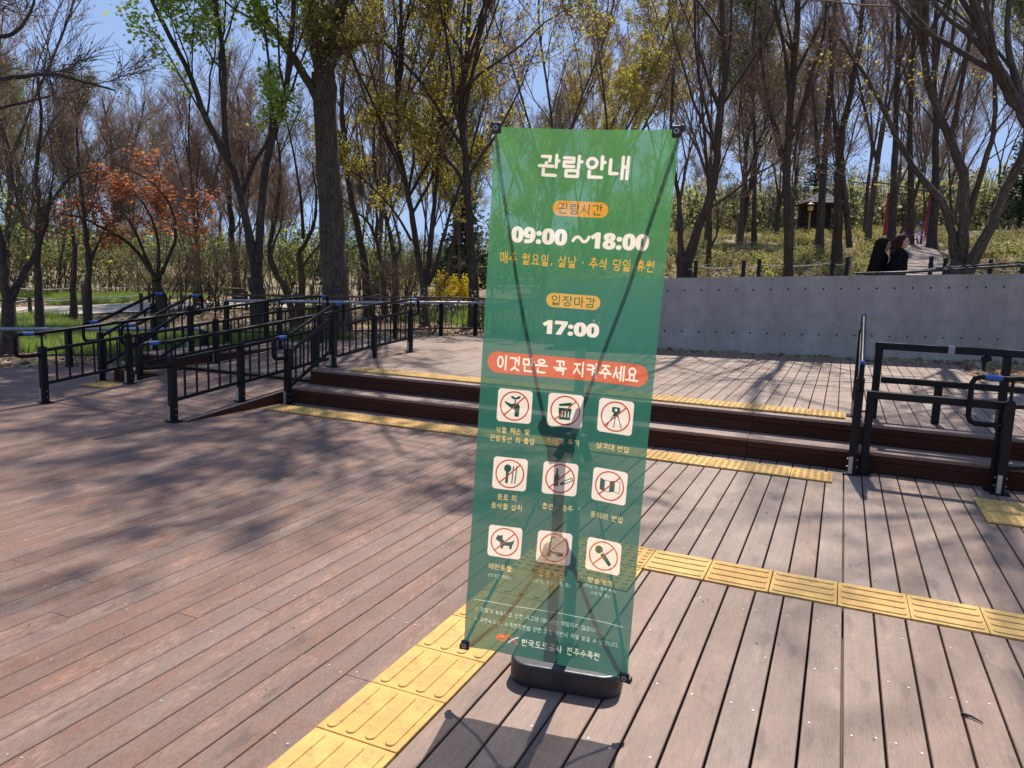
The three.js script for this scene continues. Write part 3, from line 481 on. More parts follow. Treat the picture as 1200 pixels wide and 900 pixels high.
function bannerCanvas() {
  const S = 1.19, cv = document.createElement('canvas'); cv.width = Math.round(560 * S); cv.height = Math.round(1710 * S); const c = cv.getContext('2d'); c.scale(S, S);
  const g = c.createLinearGradient(0, 0, 0, 1710); g.addColorStop(0, '#5a9154'); g.addColorStop(0.2, '#4c8a5a'); g.addColorStop(0.32, '#3d7a66'); g.addColorStop(0.5, '#35705f'); g.addColorStop(1, '#336a5c'); c.fillStyle = g; c.fillRect(0, 0, 560, 1710);
  const im = c.getImageData(0, 0, cv.width, cv.height); // woven ground of the cloth
  for (let j = 0; j < cv.height; j++) for (let i = 0; i < cv.width; i++) { const k = (j * cv.width + i) * 4, n = 1 + 0.05 * (hash(i, j) - 0.5) + ((i + j) % 2 ? 0.02 : -0.02) + 0.04 * (vnoise(i * 0.05, j * 0.012) - 0.5); for (let q = 0; q < 3; q++) im.data[k + q] *= n; }
  c.putImageData(im, 0, 0);
  const cream = '#fff3df', gold = '#f3b646', green = '#22563c';
  const pill = (x0, y0, x1, y1, col) => { c.fillStyle = col; c.beginPath(); c.roundRect(x0, y0, x1 - x0, y1 - y0, (y1 - y0) / 2); c.fill(); };
  hangul(c, '관람안내', 287, 109, 282, 62, cream, 0.155);
  pill(200, 211, 370, 257, '#e8a336'); hangul(c, '관람시간', 285, 234, 140, 32, green, 0.085);
  const big = (txt, cx, cy, w, s) => { c.save(); c.fillStyle = cream; c.strokeStyle = cream; c.lineWidth = s * 0.07; c.lineJoin = 'round'; c.font = `bold ${s}px sans-serif`; c.textAlign = 'center'; c.textBaseline = 'middle'; const m = c.measureText(txt).width; c.translate(cx, cy); c.scale(w / m, 1); c.fillText(txt, 0, 0); c.strokeText(txt, 0, 0); c.restore(); };
  big('09:00', 163, 322, 176, 62); big('18:00', 412, 325, 180, 62);
  c.save(); c.strokeStyle = cream; c.lineWidth = 9; c.lineCap = 'round'; c.beginPath(); c.moveTo(270, 330); c.bezierCurveTo(280, 308, 292, 320, 296, 326); c.bezierCurveTo(302, 334, 312, 334, 318, 316); c.stroke(); c.restore();
  hangul(c, '매주 월요일, 설날 · 추석 당일 휴원', 285, 395, 490, 34, gold, 0.105);
  pill(200, 493, 370, 537, '#e3b257'); hangul(c, '입장마감', 285, 515, 142, 31, green, 0.085);
  big('17:00', 283, 601, 180, 56);
  pill(20, 692, 540, 760, '#d9633a'); hangul(c, '이것만은 꼭 지켜주세요', 281, 726, 462, 44, cream, 0.145);
  const X = [120, 285, 449], Y = [863, 1088, 1320], ink = '#1d5547', red = '#c2452c';
  const icon = (i, j, draw) => {
    c.save(); c.translate(X[i], Y[j]); c.fillStyle = '#fdeedb'; c.beginPath(); c.roundRect(-57, -54, 114, 108, 12); c.fill();
    c.fillStyle = c.strokeStyle = ink; c.lineWidth = 4; c.lineCap = c.lineJoin = 'round'; draw();
    c.strokeStyle = red; c.lineWidth = 4.2; c.beginPath(); c.ellipse(0, 0, 46, 46, 0, 0, 7); c.moveTo(-33, 33); c.lineTo(33, -33); c.stroke(); c.restore();
  };
  const path = (pts, close = true) => { c.beginPath(); pts.forEach(([a, b], k) => (k ? c.lineTo(a, b) : c.moveTo(a, b))); if (close) { c.closePath(); c.fill(); } else c.stroke(); };
  icon(0, 0, () => { path([[2, -26], [1, -6]], false); c.beginPath(); c.ellipse(-6, -27, 8, 4, 0.5, 0, 7); c.ellipse(11, -28, 9, 4, -0.5, 0, 7); c.fill(); path([[-33, -14], [-12, -6], [12, -10], [18, 0], [16, 34], [2, 34], [2, 12], [-14, 6], [-32, -8]]); });
  icon(1, 0, () => { path([[-22, -8], [20, -8], [17, 30], [-19, 30]]); path([[-22, -20], [18, -28], [20, -17], [-20, -13]]); c.fillStyle = '#fdeedb'; for (const x of [-11, -1, 9]) c.fillRect(x, 2, 3, 20); });
  icon(2, 0, () => { c.beginPath(); c.roundRect(-13, -30, 26, 18, 5); c.fill(); c.fillStyle = '#fdeedb'; c.beginPath(); c.ellipse(0, -21, 5, 5, 0, 0, 7); c.fill(); c.fillStyle = ink; path([[-6, -12], [7, -12], [10, 0], [-9, 0]]); c.lineWidth = 2.6; path([[-7, -4], [-26, 34]], false); path([[0, -4], [-3, 34]], false); path([[7, -4], [22, 34]], false); });
  icon(0, 1, () => { c.beginPath(); c.ellipse(-8, -18, 12, 13, 0, 0, 7); c.fill(); c.lineWidth = 9; path([[-8, -6], [-9, 28]], false); c.lineWidth = 3.4; path([[11, -26], [9, 30]], false); path([[22, -26], [19, 30]], false); });
  icon(1, 1, () => { path([[-14, -34], [-8, -34], [-8, -16], [-3, -8], [-5, 26], [-19, 26], [-19, -8], [-14, -16]]); c.save(); c.rotate(-0.5); c.fillRect(-8, 13, 14, 9); c.lineWidth = 2.6; c.strokeRect(6, 13, 30, 9); c.restore(); });
  icon(2, 1, () => { path([[-32, -22], [-16, -16], [-16, 20], [-32, 16]]); path([[0, -16], [17, -20], [17, 16], [0, 20]]); c.lineWidth = 1.6; path([[18, -19], [34, -18], [33, 19], [18, 16]], false); path([[-16, -16], [0, -16]], false); path([[-16, 20], [0, 20]], false); });
  icon(0, 2, () => { path([[-32, -8], [-24, -22], [-16, -20], [-9, -24], [-7, -8], [4, 0], [24, -4], [33, -12], [30, 2], [26, 8], [25, 22], [18, 22], [17, 12], [-2, 12], [-6, 24], [-13, 23], [-15, 2], [-24, -2]]); });
  icon(1, 2, () => { c.lineWidth = 5; path([[0, -34], [-11, -34], [-16, 18]], false); c.beginPath(); c.ellipse(-17, 24, 8, 8, 0, 0, 7); c.fill(); path([[-16, 14], [10, 18]], false); c.beginPath(); c.roundRect(8, 14, 24, 14, 5); c.fill(); });
  icon(2, 2, () => { c.save(); c.rotate(-0.72); c.beginPath(); c.ellipse(0, -24, 13, 14, 0, 0, 7); c.fill(); path([[-8, -8], [8, -8], [6, 36], [-5, 36]]); c.strokeStyle = '#fdeedb'; c.lineWidth = 2; path([[-12, -12], [12, -12]], false); c.restore(); });
  const lab = (t, x, y, w, s = 19) => hangul(c, t, x, y, w, s, '#f6cf86', 0.115);
  lab('식물 훼손 및', X[0], 945, 116); lab('관람동선 외 출입', X[0], 974, 152); lab('쓰레기 투기', X[1], 965, 112); lab('삼각대 반입', X[2], 962, 112);
  lab('음료 외', X[0] - 3, 1168, 68); lab('음식물 섭취', X[0] - 2, 1199, 108); lab('흡연 · 음주', X[1], 1184, 104); lab('돗자리 반입', X[2], 1190, 112);
  lab('애완동물', X[0] - 9, 1409, 84); lab('운동기구', X[1] - 2, 1410, 84); lab('방송기기', X[2] - 3, 1406, 86);
  const small = (t, x, y, w) => hangul(c, t, x, y, w, 12, '#cfe0d2', 0.1);
  small('(안내견 제외)', X[0] - 10, 1440, 80); small('(자전거, 킥보드 등 등)', X[1] - 3, 1438, 136); small('(확성기, 블루투스', X[2] - 3, 1427, 108); small('스피커 등)', X[2], 1448, 66);
  c.strokeStyle = '#cfe6d8'; c.lineWidth = 2; c.beginPath(); c.moveTo(28, 1535); c.lineTo(532, 1538); c.stroke();
  hangul(c, '※', 38, 1567, 12, 15, gold, 0.1); hangul(c, '관람객 부주의로 인한 사고에 대해서는 책임지지 않습니다.', 52, 1569, 412, 16, '#e6efdf', 0.09, 0);
  hangul(c, '※', 38, 1604, 12, 15, gold, 0.1); hangul(c, '공원녹지법, 수목원정원법 관련 조항 위반시 처벌 받을 수 있습니다.', 52, 1605, 474, 16, '#e6efdf', 0.09, 0);
  c.lineWidth = 5; c.lineCap = 'round'; c.strokeStyle = '#e5502e'; c.beginPath(); c.ellipse(134, 1655, 17, 10, 0, 0.5, 6.1); c.moveTo(120, 1655); c.lineTo(150, 1654); c.stroke(); c.fillStyle = '#f08a4a'; c.beginPath(); c.ellipse(134, 1651, 8, 4, 0, 0, 7); c.fill();
  c.strokeStyle = '#e5502e'; c.beginPath(); c.moveTo(158, 1644); c.quadraticCurveTo(172, 1652, 190, 1668); c.stroke(); c.strokeStyle = '#d9e0ef'; c.beginPath(); c.moveTo(190, 1644); c.quadraticCurveTo(172, 1652, 158, 1668); c.stroke();
  hangul(c, '한국도로공사', 202, 1657, 140, 24, cream, 0.115, 0); hangul(c, '전주수목원', 356, 1657, 112, 25, '#f4f0d0', 0.115, 0);
  const t = new THREE.CanvasTexture(cv); t.colorSpace = THREE.SRGBColorSpace; t.magFilter = THREE.LinearFilter; t.anisotropy = 8; return t;
}
{
  const b = thing('banner_stand', 'green see-through mesh banner with white Korean visiting rules on a black stand base', 'banner stand');
  const BL = V(-1.086, 0.178, -2.158), BR = V(-0.532, 0.16, -2.236), TL = V(-1.031, 1.887, -2.167), TR = V(-0.476, 1.868, -2.245);
  const nx = 30, ny = 90, p = [], uv = [], ix = [], out = V(0.14, 0, 0.99);
  for (let j = 0; j <= ny; j++) for (let i = 0; i <= nx; i++) {
    const u = i / nx, v = j / ny, q = BL.clone().lerp(BR, u).lerp(TL.clone().lerp(TR, u), v);
    const sag = 0.011 * Math.sin(Math.PI * v) * Math.sin(2 * Math.PI * u + 0.4) + 0.004 * Math.sin(9 * v + 3 * u) * Math.sin(Math.PI * u) - 0.01 * Math.sin(Math.PI * u) * Math.sin(Math.PI * v);
    const pull = 0.006 * Math.sin(Math.PI * v); q.x += pull * (0.5 - u) * 2; q.y += -0.004 * Math.sin(Math.PI * u) * (v > 0.5 ? 1 : -1) * Math.abs(2 * v - 1);
    const cd = Math.min(Math.hypot(u, (1 - v) * 3), Math.hypot(1 - u, (1 - v) * 3), Math.hypot(u, v * 3), Math.hypot(1 - u, v * 3)); const tug = 0.0045 * Math.sin(26 * (u < 0.5 ? u : 1 - u) - 60 * (v < 0.5 ? v : 1 - v)) * Math.exp(-3.2 * cd);
    q.addScaledVector(out, sag * 1.3 + tug); p.push(q.x, q.y, q.z); uv.push(u, v);
  }
  for (let j = 0; j < ny; j++) for (let i = 0; i < nx; i++) { const a = j * (nx + 1) + i, c = a + nx + 1; ix.push(a, a + 1, c, c, a + 1, c + 1); }
  const g = new THREE.BufferGeometry(); g.setAttribute('position', new THREE.Float32BufferAttribute(p, 3)); g.setAttribute('uv', new THREE.Float32BufferAttribute(uv, 2)); g.setIndex(ix); g.computeVertexNormals();
  const mesh = new THREE.MeshPhysicalMaterial({ map: bannerCanvas(), roughness: 0.95, transmission: 0.68, thickness: 0, transparent: true, opacity: 0.84, side: THREE.DoubleSide, specularIntensity: 0.25 });
  part(b, 'banner_sheet', g, mesh);
  // hem cords
  // stand
  const turn = 0.16, base = new RoundedBoxGeometry(0.43, 0.1, 0.30, 4, 0.045); // rounded in plan by an extruded outline
  const s = new THREE.Shape(), w = 0.2, d = 0.145, r = 0.075; s.moveTo(-w + r, -d); s.lineTo(w - r, -d); s.absarc(w - r, -d + r, r, -Math.PI / 2, 0); s.lineTo(w, d - r); s.absarc(w - r, d - r, r, 0, Math.PI / 2); s.lineTo(-w + r, d); s.absarc(-w + r, d - r, r, Math.PI / 2, Math.PI); s.lineTo(-w, -d + r); s.absarc(-w + r, -d + r, r, Math.PI, Math.PI * 1.5);
  const bg = new THREE.ExtrudeGeometry(s, { depth: 0.06, bevelEnabled: true, bevelThickness: 0.011, bevelSize: 0.011, bevelOffset: -0.011, bevelSegments: 4, curveSegments: 12 }); bg.rotateX(-Math.PI / 2); bg.rotateY(turn); bg.translate(-0.803, 0.012, -2.46);
  part(b, 'base', bg, M.baseGrey);
  const px = -0.815, pz = -2.47;
  part(b, 'pole', [rodGeo(V(px, 0.075, pz), V(px - 0.005, 1.22, pz), 0.018, 12), rodGeo(V(px, 0.075, pz), V(px - 0.002, 0.62, pz), 0.0235, 12)], M.frameGrey);
  part(b, 'socket', [rodGeo(V(px, 0.07, pz), V(px, 0.12, pz), 0.04, 14)], M.rubber);
  const hubY = 1.235, lowY = 0.86;
  const hub = (y, sgn) => part(b, 'hub', [boxAt(0.085, 0.07, 0.05, px - 0.003, y, pz + 0.012, 0.012), rodGeo(V(px - 0.035, y, pz + 0.02), V(px - 0.062, y + 0.055 * sgn, pz + 0.035), 0.016, 8), rodGeo(V(px + 0.03, y, pz + 0.02), V(px + 0.056, y + 0.055 * sgn, pz + 0.035), 0.016, 8)], M.rubber);
  hub(hubY, 1); hub(lowY, -1);
  const back = -0.012;
  const arm = (y, c, sgn) => { const a = V(px + (c.x < px ? -0.05 : 0.05), y + 0.04 * sgn, pz + 0.03), e = c.clone().addScaledVector(out, back), m = a.clone().lerp(e, 0.5); m.z += -0.02; part(b, 'arm', polyTube([a, a.clone().lerp(m, 0.5), m, m.clone().lerp(e, 0.5), e], 0.0055, 7), M.frameGrey); };
  arm(hubY, TL, 1); arm(hubY, TR, 1); arm(lowY, BL, -1); arm(lowY, BR, -1);
  for (const [c, sx, sy] of [[TL, -1, 1], [TR, 1, 1], [BL, -1, -1], [BR, 1, -1]]) {
    const q = c.clone().addScaledVector(out, 0.004);
    const clip = part(b, 'corner_clip', [boxAt(0.03, 0.034, 0.014, q.x - sx * 0.008, q.y - sy * 0.006, q.z, 0.006), boxAt(0.016, 0.02, 0.026, q.x + sx * 0.006, q.y + sy * 0.004, q.z - 0.008, 0.006)], M.rubber);
    const e = new THREE.TorusGeometry(0.006, 0.002, 6, 12); e.rotateY(0.14); e.translate(q.x - sx * 0.008, q.y - sy * 0.006, q.z + 0.009); part(clip, 'eyelet', e, M.steel);
  }
}

// ---------------------------------------------------------------- paths
function ribbon(pts, w, lift) { const p = [], uv = [], ix = [], c = new THREE.CatmullRomCurve3(pts.map(([x, z]) => V(x, 0, z))), N = 60; for (let i = 0; i <= N; i++) { const q = c.getPoint(i / N), t = c.getTangent(i / N), n = V(-t.z, 0, t.x).normalize(); for (const s of [-1, -0.33, 0.33, 1]) { const x = q.x + n.x * s * w, z = q.z + n.z * s * w; p.push(x, groundHeight(x, z) + lift, z); uv.push(x / 2, z / 2); } } for (let i = 0; i < N; i++) for (let k = 0; k < 3; k++) { const a = i * 4 + k; ix.push(a, a + 1, a + 4, a + 1, a + 5, a + 4); } const g = new THREE.BufferGeometry(); g.setAttribute('position', new THREE.Float32BufferAttribute(p, 3)); g.setAttribute('uv', new THREE.Float32BufferAttribute(uv, 2)); g.setIndex(ix); g.computeVertexNormals(); return { g, c }; }
const farLine = [-160, 0, 150, 300, 450, 600, 760].map((px, i) => { const q = at(px, 340, [20, 22, 23.5, 25, 27, 29, 32][i]); return [q.x, q.z]; });
const farCurve = new THREE.CatmullRomCurve3(farLine.map(([x, z]) => V(x, 0, z))), farPts = farCurve.getPoints(80);
const onFarPath = (x, z) => farPts.some((p) => Math.hypot(p.x - x, p.z - z) < 1.15);
const hillLine = [[1078, 18.4], [1079, 20.5], [1077, 23], [1073, 26], [1069, 30], [1066, 35], [1067, 42]].map(([px, d]) => { const q = at(px, 330, d); return [q.x, q.z]; });
const hillCurve = new THREE.CatmullRomCurve3(hillLine.map(([x, z]) => V(x, 0, z))), hillPts = hillCurve.getPoints(60);
const onPath = (x, z, w) => hillPts.some((p) => Math.hypot(p.x - x, p.z - z) < w);
{
  const t = texture(256, 256, (u, v) => { const k = 0.7 + 0.2 * (wrapNoise(u * 8, v * 8, 8, 8, 4) - 0.5) + 0.2 * (wrapNoise(u * 80, v * 80, 80, 80, 2) - 0.5); return [k, k * 0.96, k * 0.9]; });
  const m = std({ map: t, color: lin(0.95, 0.9, 0.84), roughness: 0.95 });
  const f = new THREE.Mesh(ribbon(farLine, 1.05, 0.045).g, m); f.name = 'path'; f.userData = { kind: 'structure', label: 'pale gravel path crossing behind the lawn' }; f.receiveShadow = f.castShadow = true; scene.add(f);
  const h = structure('boardwalk', 'pale plank path climbing the slope behind the two walkers'); let k = 0; const L = hillCurve.getLength();
  for (let s = 0.2; s < L - 0.2; s += 0.3) { const u = s / L, q = hillCurve.getPointAt(u), tn = hillCurve.getTangentAt(u), q2 = q.clone().addScaledVector(tn, 0.3), y = groundHeight(q.x, q.z), slope = Math.atan2(groundHeight(q2.x, q2.z) - y, 0.3), o = part(h, k ? `plank_${String(k).padStart(3, '0')}` : 'plank', boxAt(0.85, 0.04, 0.285, 0, 0, 0, 0.004), rightWood[Math.floor(rnd() * 5)]); k++; o.rotation.order = 'YXZ'; o.position.set(q.x, y + 0.1, q.z); o.rotation.y = Math.atan2(-tn.x, -tn.z); o.rotation.x = slope; }
}
function ropeFence(label, pts, h, r, mat, group) {
  const t = thing('rope_fence', label, 'fence', group), P = pts.map(([x, z]) => V(x, groundHeight(x, z), z));
  P.forEach((p) => part(t, 'post', [rodGeo(V(p.x, p.y - 0.1, p.z), V(p.x, p.y + h, p.z), r, 8), rodGeo(V(p.x, p.y + h * 0.8, p.z), V(p.x, p.y + h * 0.86, p.z), r * 1.12, 8)], mat));
  for (const f of [0.86, 0.45]) for (let i = 0; i + 1 < P.length; i++) { const a = V(P[i].x, P[i].y + h * f, P[i].z), b = V(P[i + 1].x, P[i + 1].y + h * f, P[i + 1].z), m = a.clone().lerp(b, 0.5); m.y -= 0.06; part(t, 'rope', polyTube([a, a.clone().lerp(m, 0.5).add(V(0, -0.015, 0)), m, m.clone().lerp(b, 0.5).add(V(0, -0.015, 0)), b], 0.011, 5), M.rope); }
}
const side = (curve, off, u0, u1, n) => Array.from({ length: n }, (_, i) => { const u = u0 + ((u1 - u0) * i) / (n - 1), q = curve.getPointAt(u), t = curve.getTangentAt(u); return [q.x + -t.z * off, q.z + t.x * off]; });
ropeFence('low post and rope fence along the far side of the pale path', side(farCurve, -1.25, 0.02, 0.95, 15), 0.62, 0.045, M.postWood);
ropeFence('low post and rope fence between the lawn and the pale path', side(farCurve, 1.25, 0.05, 0.6, 10), 0.55, 0.045, M.postWood);
ropeFence('short black posts with white rope just behind the concrete wall, left of the walkers', [[804, 16.2], [815, 16.3], [871, 16.6], [889, 16.8], [975, 17.2], [992, 17.3]].map(([px, d]) => { const q = at(px, 320, d); return [q.x, q.z]; }), 0.78, 0.04, M.postBlack);
ropeFence('short black posts with rope at the foot of the spreading tree', [[1090, 17.2], [1107, 17.2], [1160, 17.4], [1198, 17.4]].map(([px, d]) => { const q = at(px, 320, d); return [q.x, q.z]; }), 0.95, 0.04, M.postBlack);

// ---------------------------------------------------------------- trees
const barkTex = texture(256, 512, (u, v) => { const a = wrapNoise(u * 26, v * 14, 26, 14, 4), b = wrapNoise(u * 60, v * 40, 60, 40, 2), l = smooth(0.6, 0.75, wrapNoise(u * 6 + 2, v * 9, 6, 9, 3)); const k = 0.55 + 0.4 * (a - 0.5) + 0.35 * (b - 0.5); return [k + 0.12 * l, k * 0.96 + 0.125 * l, k * 0.92 + 0.11 * l]; });
const barks = {
  grey: std({ color: lin(0.30, 0.235, 0.18), map: barkTex, bumpMap: barkTex, bumpScale: 0.012, roughness: 0.95 }),
  brown: std({ color: lin(0.25, 0.175, 0.125), map: barkTex, bumpMap: barkTex, bumpScale: 0.015, roughness: 0.95 }),
  dark: std({ color: lin(0.20, 0.15, 0.115), map: barkTex, bumpMap: barkTex, bumpScale: 0.015, roughness: 0.95 }),
};
const twigMats = { grey: std({ color: lin(0.19, 0.14, 0.105), roughness: 0.9 }), brown: std({ color: lin(0.17, 0.115, 0.08), roughness: 0.9 }), dark: std({ color: lin(0.11, 0.075, 0.055), roughness: 0.9 }), red: std({ color: lin(0.18, 0.095, 0.07), roughness: 0.9 }) };
barks.pale = std({ color: lin(0.36, 0.28, 0.22), map: barkTex, bumpMap: barkTex, bumpScale: 0.01, roughness: 0.95 }); twigMats.pale = std({ color: lin(0.34, 0.26, 0.20), roughness: 0.9 }); twigMats.ruddy = std({ color: lin(0.32, 0.225, 0.17), roughness: 0.9 });  // paler bark and twigs for far trees, distance haze put into the colour
const leafMat = new THREE.MeshPhysicalMaterial({ vertexColors: true, roughness: 0.95, transmission: 0.6, thickness: 0, side: THREE.DoubleSide, specularIntensity: 0.25 });
const petalMat = new THREE.MeshPhysicalMaterial({ vertexColors: true, roughness: 0.95, transmission: 0.35, thickness: 0, side: THREE.DoubleSide, specularIntensity: 0.2 });
class Tubes {
  constructor() { this.p = []; this.n = []; this.uv = []; this.ix = []; }
  add(pts, radii, sides) {
    const p = this.p, n = this.n, uv = this.uv, ix = this.ix, base = p.length / 3, N = pts.length; let sx = 0, sy = 0, sz = 0, len = 0;
    for (let i = 0; i < N; i++) {
      const a = pts[Math.max(0, i - 1)], b = pts[Math.min(N - 1, i + 1)], c = pts[i]; let tx = b.x - a.x, ty = b.y - a.y, tz = b.z - a.z, l = Math.hypot(tx, ty, tz) || 1; tx /= l; ty /= l; tz /= l;
      if (!i) { if (Math.abs(ty) < 0.9) { sx = tz; sy = 0; sz = -tx; } else { sx = 0; sy = -tz; sz = ty; } }
      const d = sx * tx + sy * ty + sz * tz; sx -= d * tx; sy -= d * ty; sz -= d * tz; l = Math.hypot(sx, sy, sz) || 1; sx /= l; sy /= l; sz /= l;
      const wx = ty * sz - tz * sy, wy = tz * sx - tx * sz, wz = tx * sy - ty * sx, R = radii[i]; if (i) len += c.distanceTo(pts[i - 1]);
      for (let k = 0; k <= sides; k++) { const q = (k / sides) * Math.PI * 2, cq = Math.cos(q), sq = Math.sin(q), nx = sx * cq + wx * sq, ny = sy * cq + wy * sq, nz = sz * cq + wz * sq; p.push(c.x + nx * R, c.y + ny * R, c.z + nz * R); n.push(nx, ny, nz); uv.push((k / sides) * Math.max(0.25, Math.round(radii[0] * 6.28 * 4) / 4) * 1.3, len * 0.55); }
    }
    for (let i = 0; i + 1 < N; i++) for (let k = 0; k < sides; k++) { const a = base + i * (sides + 1) + k, b = a + sides + 1; ix.push(a, a + 1, b, b, a + 1, b + 1); }
  }
  geo() { const g = new THREE.BufferGeometry(); g.setAttribute('position', new THREE.Float32BufferAttribute(this.p, 3)); g.setAttribute('normal', new THREE.Float32BufferAttribute(this.n, 3)); g.setAttribute('uv', new THREE.Float32BufferAttribute(this.uv, 2)); g.setIndex(this.ix); return g; }
}
class Leaves {
  constructor() { this.p = []; this.n = []; this.c = []; this.ix = []; }
  leaf(x, y, z, s, col, flat = 0.4, long = 1.5) {
    let ax = rr(-1, 1), ay = rr(-1, 1) * (1 - flat), az = rr(-1, 1), l = Math.hypot(ax, ay, az) || 1; ax /= l; ay /= l; az /= l;
    let bx = rr(-1, 1), by = rr(-1, 1) * (1 - flat), bz = rr(-1, 1); const d = ax * bx + ay * by + az * bz; bx -= d * ax; by -= d * ay; bz -= d * az; l = Math.hypot(bx, by, bz) || 1; bx /= l; by /= l; bz /= l;
    const nx = ay * bz - az * by, ny = az * bx - ax * bz, nz = ax * by - ay * bx, k = this.p.length / 3, w = s / long * 0.62;
    this.p.push(x, y, z, x + ax * s * 0.5 + bx * w, y + ay * s * 0.5 + by * w, z + az * s * 0.5 + bz * w, x + ax * s, y + ay * s, z + az * s, x + ax * s * 0.5 - bx * w, y + ay * s * 0.5 - by * w, z + az * s * 0.5 - bz * w);
    const t = rr(0.72, 1.3), h = rr(-0.12, 0.12);
    for (let q = 0; q < 4; q++) { this.n.push(nx, ny, nz); this.c.push(Math.min(1, col[0] * t * (1 + h)), Math.min(1, col[1] * t), Math.min(1, col[2] * t * (1 - h))); }
    this.ix.push(k, k + 2, k + 1, k, k + 3, k + 2);
  }
  geo() { const g = new THREE.BufferGeometry(); g.setAttribute('position', new THREE.Float32BufferAttribute(this.p, 3)); g.setAttribute('normal', new THREE.Float32BufferAttribute(this.n, 3)); g.setAttribute('color', new THREE.Float32BufferAttribute(this.c, 3)); g.setIndex(this.ix); return g; }
}
const SIDES = [9, 6, 4, 3, 3];
const Q = new THREE.Quaternion(), T1 = V(0, 0, 0);
// sp: wood (bark key), twig, depth (levels of branching), spread, up (tropism), n: children per level, ratio, leaf: {col, size, per, from, flat, long}
function sproutFrom(tr, pts, r0, r1, level, sp) {
  const N = pts.length, L = pts.reduce((s, p, i) => (i ? s + p.distanceTo(pts[i - 1]) : 0), 0);
  if (level >= sp.depth || (level === 0 && sp.clear >= 1)) return;
  const kids = sp.n[Math.min(level, sp.n.length - 1)] * (level === 0 ? L / 5 : 1), count = Math.max(1, Math.round(kids * rr(0.85, 1.15))), start = level === 0 ? sp.clear ?? 0.3 : 0.2;
  for (let k = 0; k < count; k++) {
    const f = start + (1 - start) * ((k + rr(0.1, 0.9)) / count), at0 = Math.min(N - 1.001, f * (N - 1)), i = Math.floor(at0), u = at0 - i, o = pts[i].clone().lerp(pts[i + 1], u), t = pts[i + 1].clone().sub(pts[i]).normalize();
    T1.set(rr(-1, 1), rr(-0.5, 0.5), rr(-1, 1)); T1.addScaledVector(t, -T1.dot(t)).normalize();
    const a = rr(0.4, 1.0) * sp.spread, dir = t.clone().multiplyScalar(Math.cos(a)).addScaledVector(T1, Math.sin(a)); dir.y += sp.up * rr(0.3, 1); dir.normalize();
    const rp = r0 + (r1 - r0) * f, len = Math.max(0.28, L * (level === 0 ? sp.ratio0 ?? 0.42 : sp.ratio) * rr(0.6, 1.15) * (1.15 - 0.55 * f)), rc = Math.max(sp.minR ?? 0.0038, Math.min(rp * 0.55, len * (level === 0 ? 0.0095 : 0.0085)));
    limb(tr, o, dir, len, rc, level + 1, sp);
  }
}
function limb(tr, o, dir, len, r, level, sp) {
  const seg = level >= 4 ? 2 : level === 3 ? 3 : level === 2 ? 4 : 6, pts = [o], rad = [r], step = len / seg, d = dir.clone(), end = Math.max(sp.minR ?? 0.0038, r * 0.35) * 0.7; let c = o;
  for (let s = 1; s <= seg; s++) { const w = sp.wiggle ?? 0.2; d.x += rr(-w, w); d.y += rr(-w, w) + sp.up * 0.22; d.z += rr(-w, w); d.normalize(); c = c.clone().addScaledVector(d, step); pts.push(c); rad.push(r + (end - r) * (s / seg)); }
  (level >= 2 ? tr.twigs : tr.wood).add(pts, rad, SIDES[Math.min(4, level)]);
  if (sp.leaf && level >= sp.leaf.from) { const lf = sp.leaf; for (let k = 0; k < lf.per; k++) { if (rnd() > (lf.keep ?? 1)) continue; const q = rnd() * seg, i = Math.min(seg - 1, Math.floor(q)), pp = pts[i].clone().lerp(pts[i + 1], q - i), j = lf.jit ?? 0.05; const cl = Array.isArray(lf.col[0]) ? lf.col[Math.floor(rnd() * lf.col.length)] : lf.col; for (let m = 0; m < (lf.cluster ?? 1); m++) tr.leaves.leaf(pp.x + rr(-j, j), pp.y + rr(-j, j), pp.z + rr(-j, j), lf.size * rr(0.6, 1.3), cl, lf.flat ?? 0.3, lf.long ?? 1.5); } }
  sproutFrom(tr, pts, r, end, level, sp);
}
// stems: [[points], r0, r1]; world points. The tree is a Group at its foot, its meshes relative to it.
function tree(name, label, stems, sp, group) {
  const th = sp.thin ?? 0.88; stems = stems.map(([p, a, b, ...q]) => [p, a * th, b, ...q]);
  const foot = stems[0][0][0].clone(), tr = { wood: new Tubes(), twigs: new Tubes(), leaves: new Leaves() }, t = thing(name, label, 'tree', group); t.position.copy(foot);
  stems.forEach(([raw, r0, r1, clear, dens], si) => {
    const P = raw.map((p) => p.clone().sub(foot)), curve = new THREE.CatmullRomCurve3(P, false, 'centripetal'), N = Math.max(6, P.length * 3), pts = curve.getPoints(N).map((p, i) => (i && i < N ? p.add(V(rr(-1, 1), rr(-1, 1), rr(-1, 1)).multiplyScalar(r0 * 0.14)) : p)), rad = pts.map((_, i) => { const f = i / N; let r = r0 + (r1 - r0) * Math.pow(f, 0.8); if (si === 0 && !sp.noFlare) r *= 1 + 0.55 * Math.exp(-f * N * 0.9); return r * (1 + rr(-0.05, 0.05)); });
    tr.wood.add(pts, rad, 10); sproutFrom(tr, pts, r0, r1, 0, clear === undefined ? sp : { ...sp, clear, n: sp.n.map((k, i) => (i < 3 ? k * Math.pow(dens ?? 1, i ? 0.5 : 1) : k)) });
  });
  part(t, 'trunk', tr.wood.geo(), barks[sp.wood ?? 'brown']);
  if (tr.twigs.p.length) part(t, 'twigs', tr.twigs.geo(), twigMats[sp.twig ?? sp.wood ?? 'brown']);
  if (tr.leaves.p.length) part(t, 'foliage', tr.leaves.geo(), sp.petal ? petalMat : leafMat);
  return t;
}
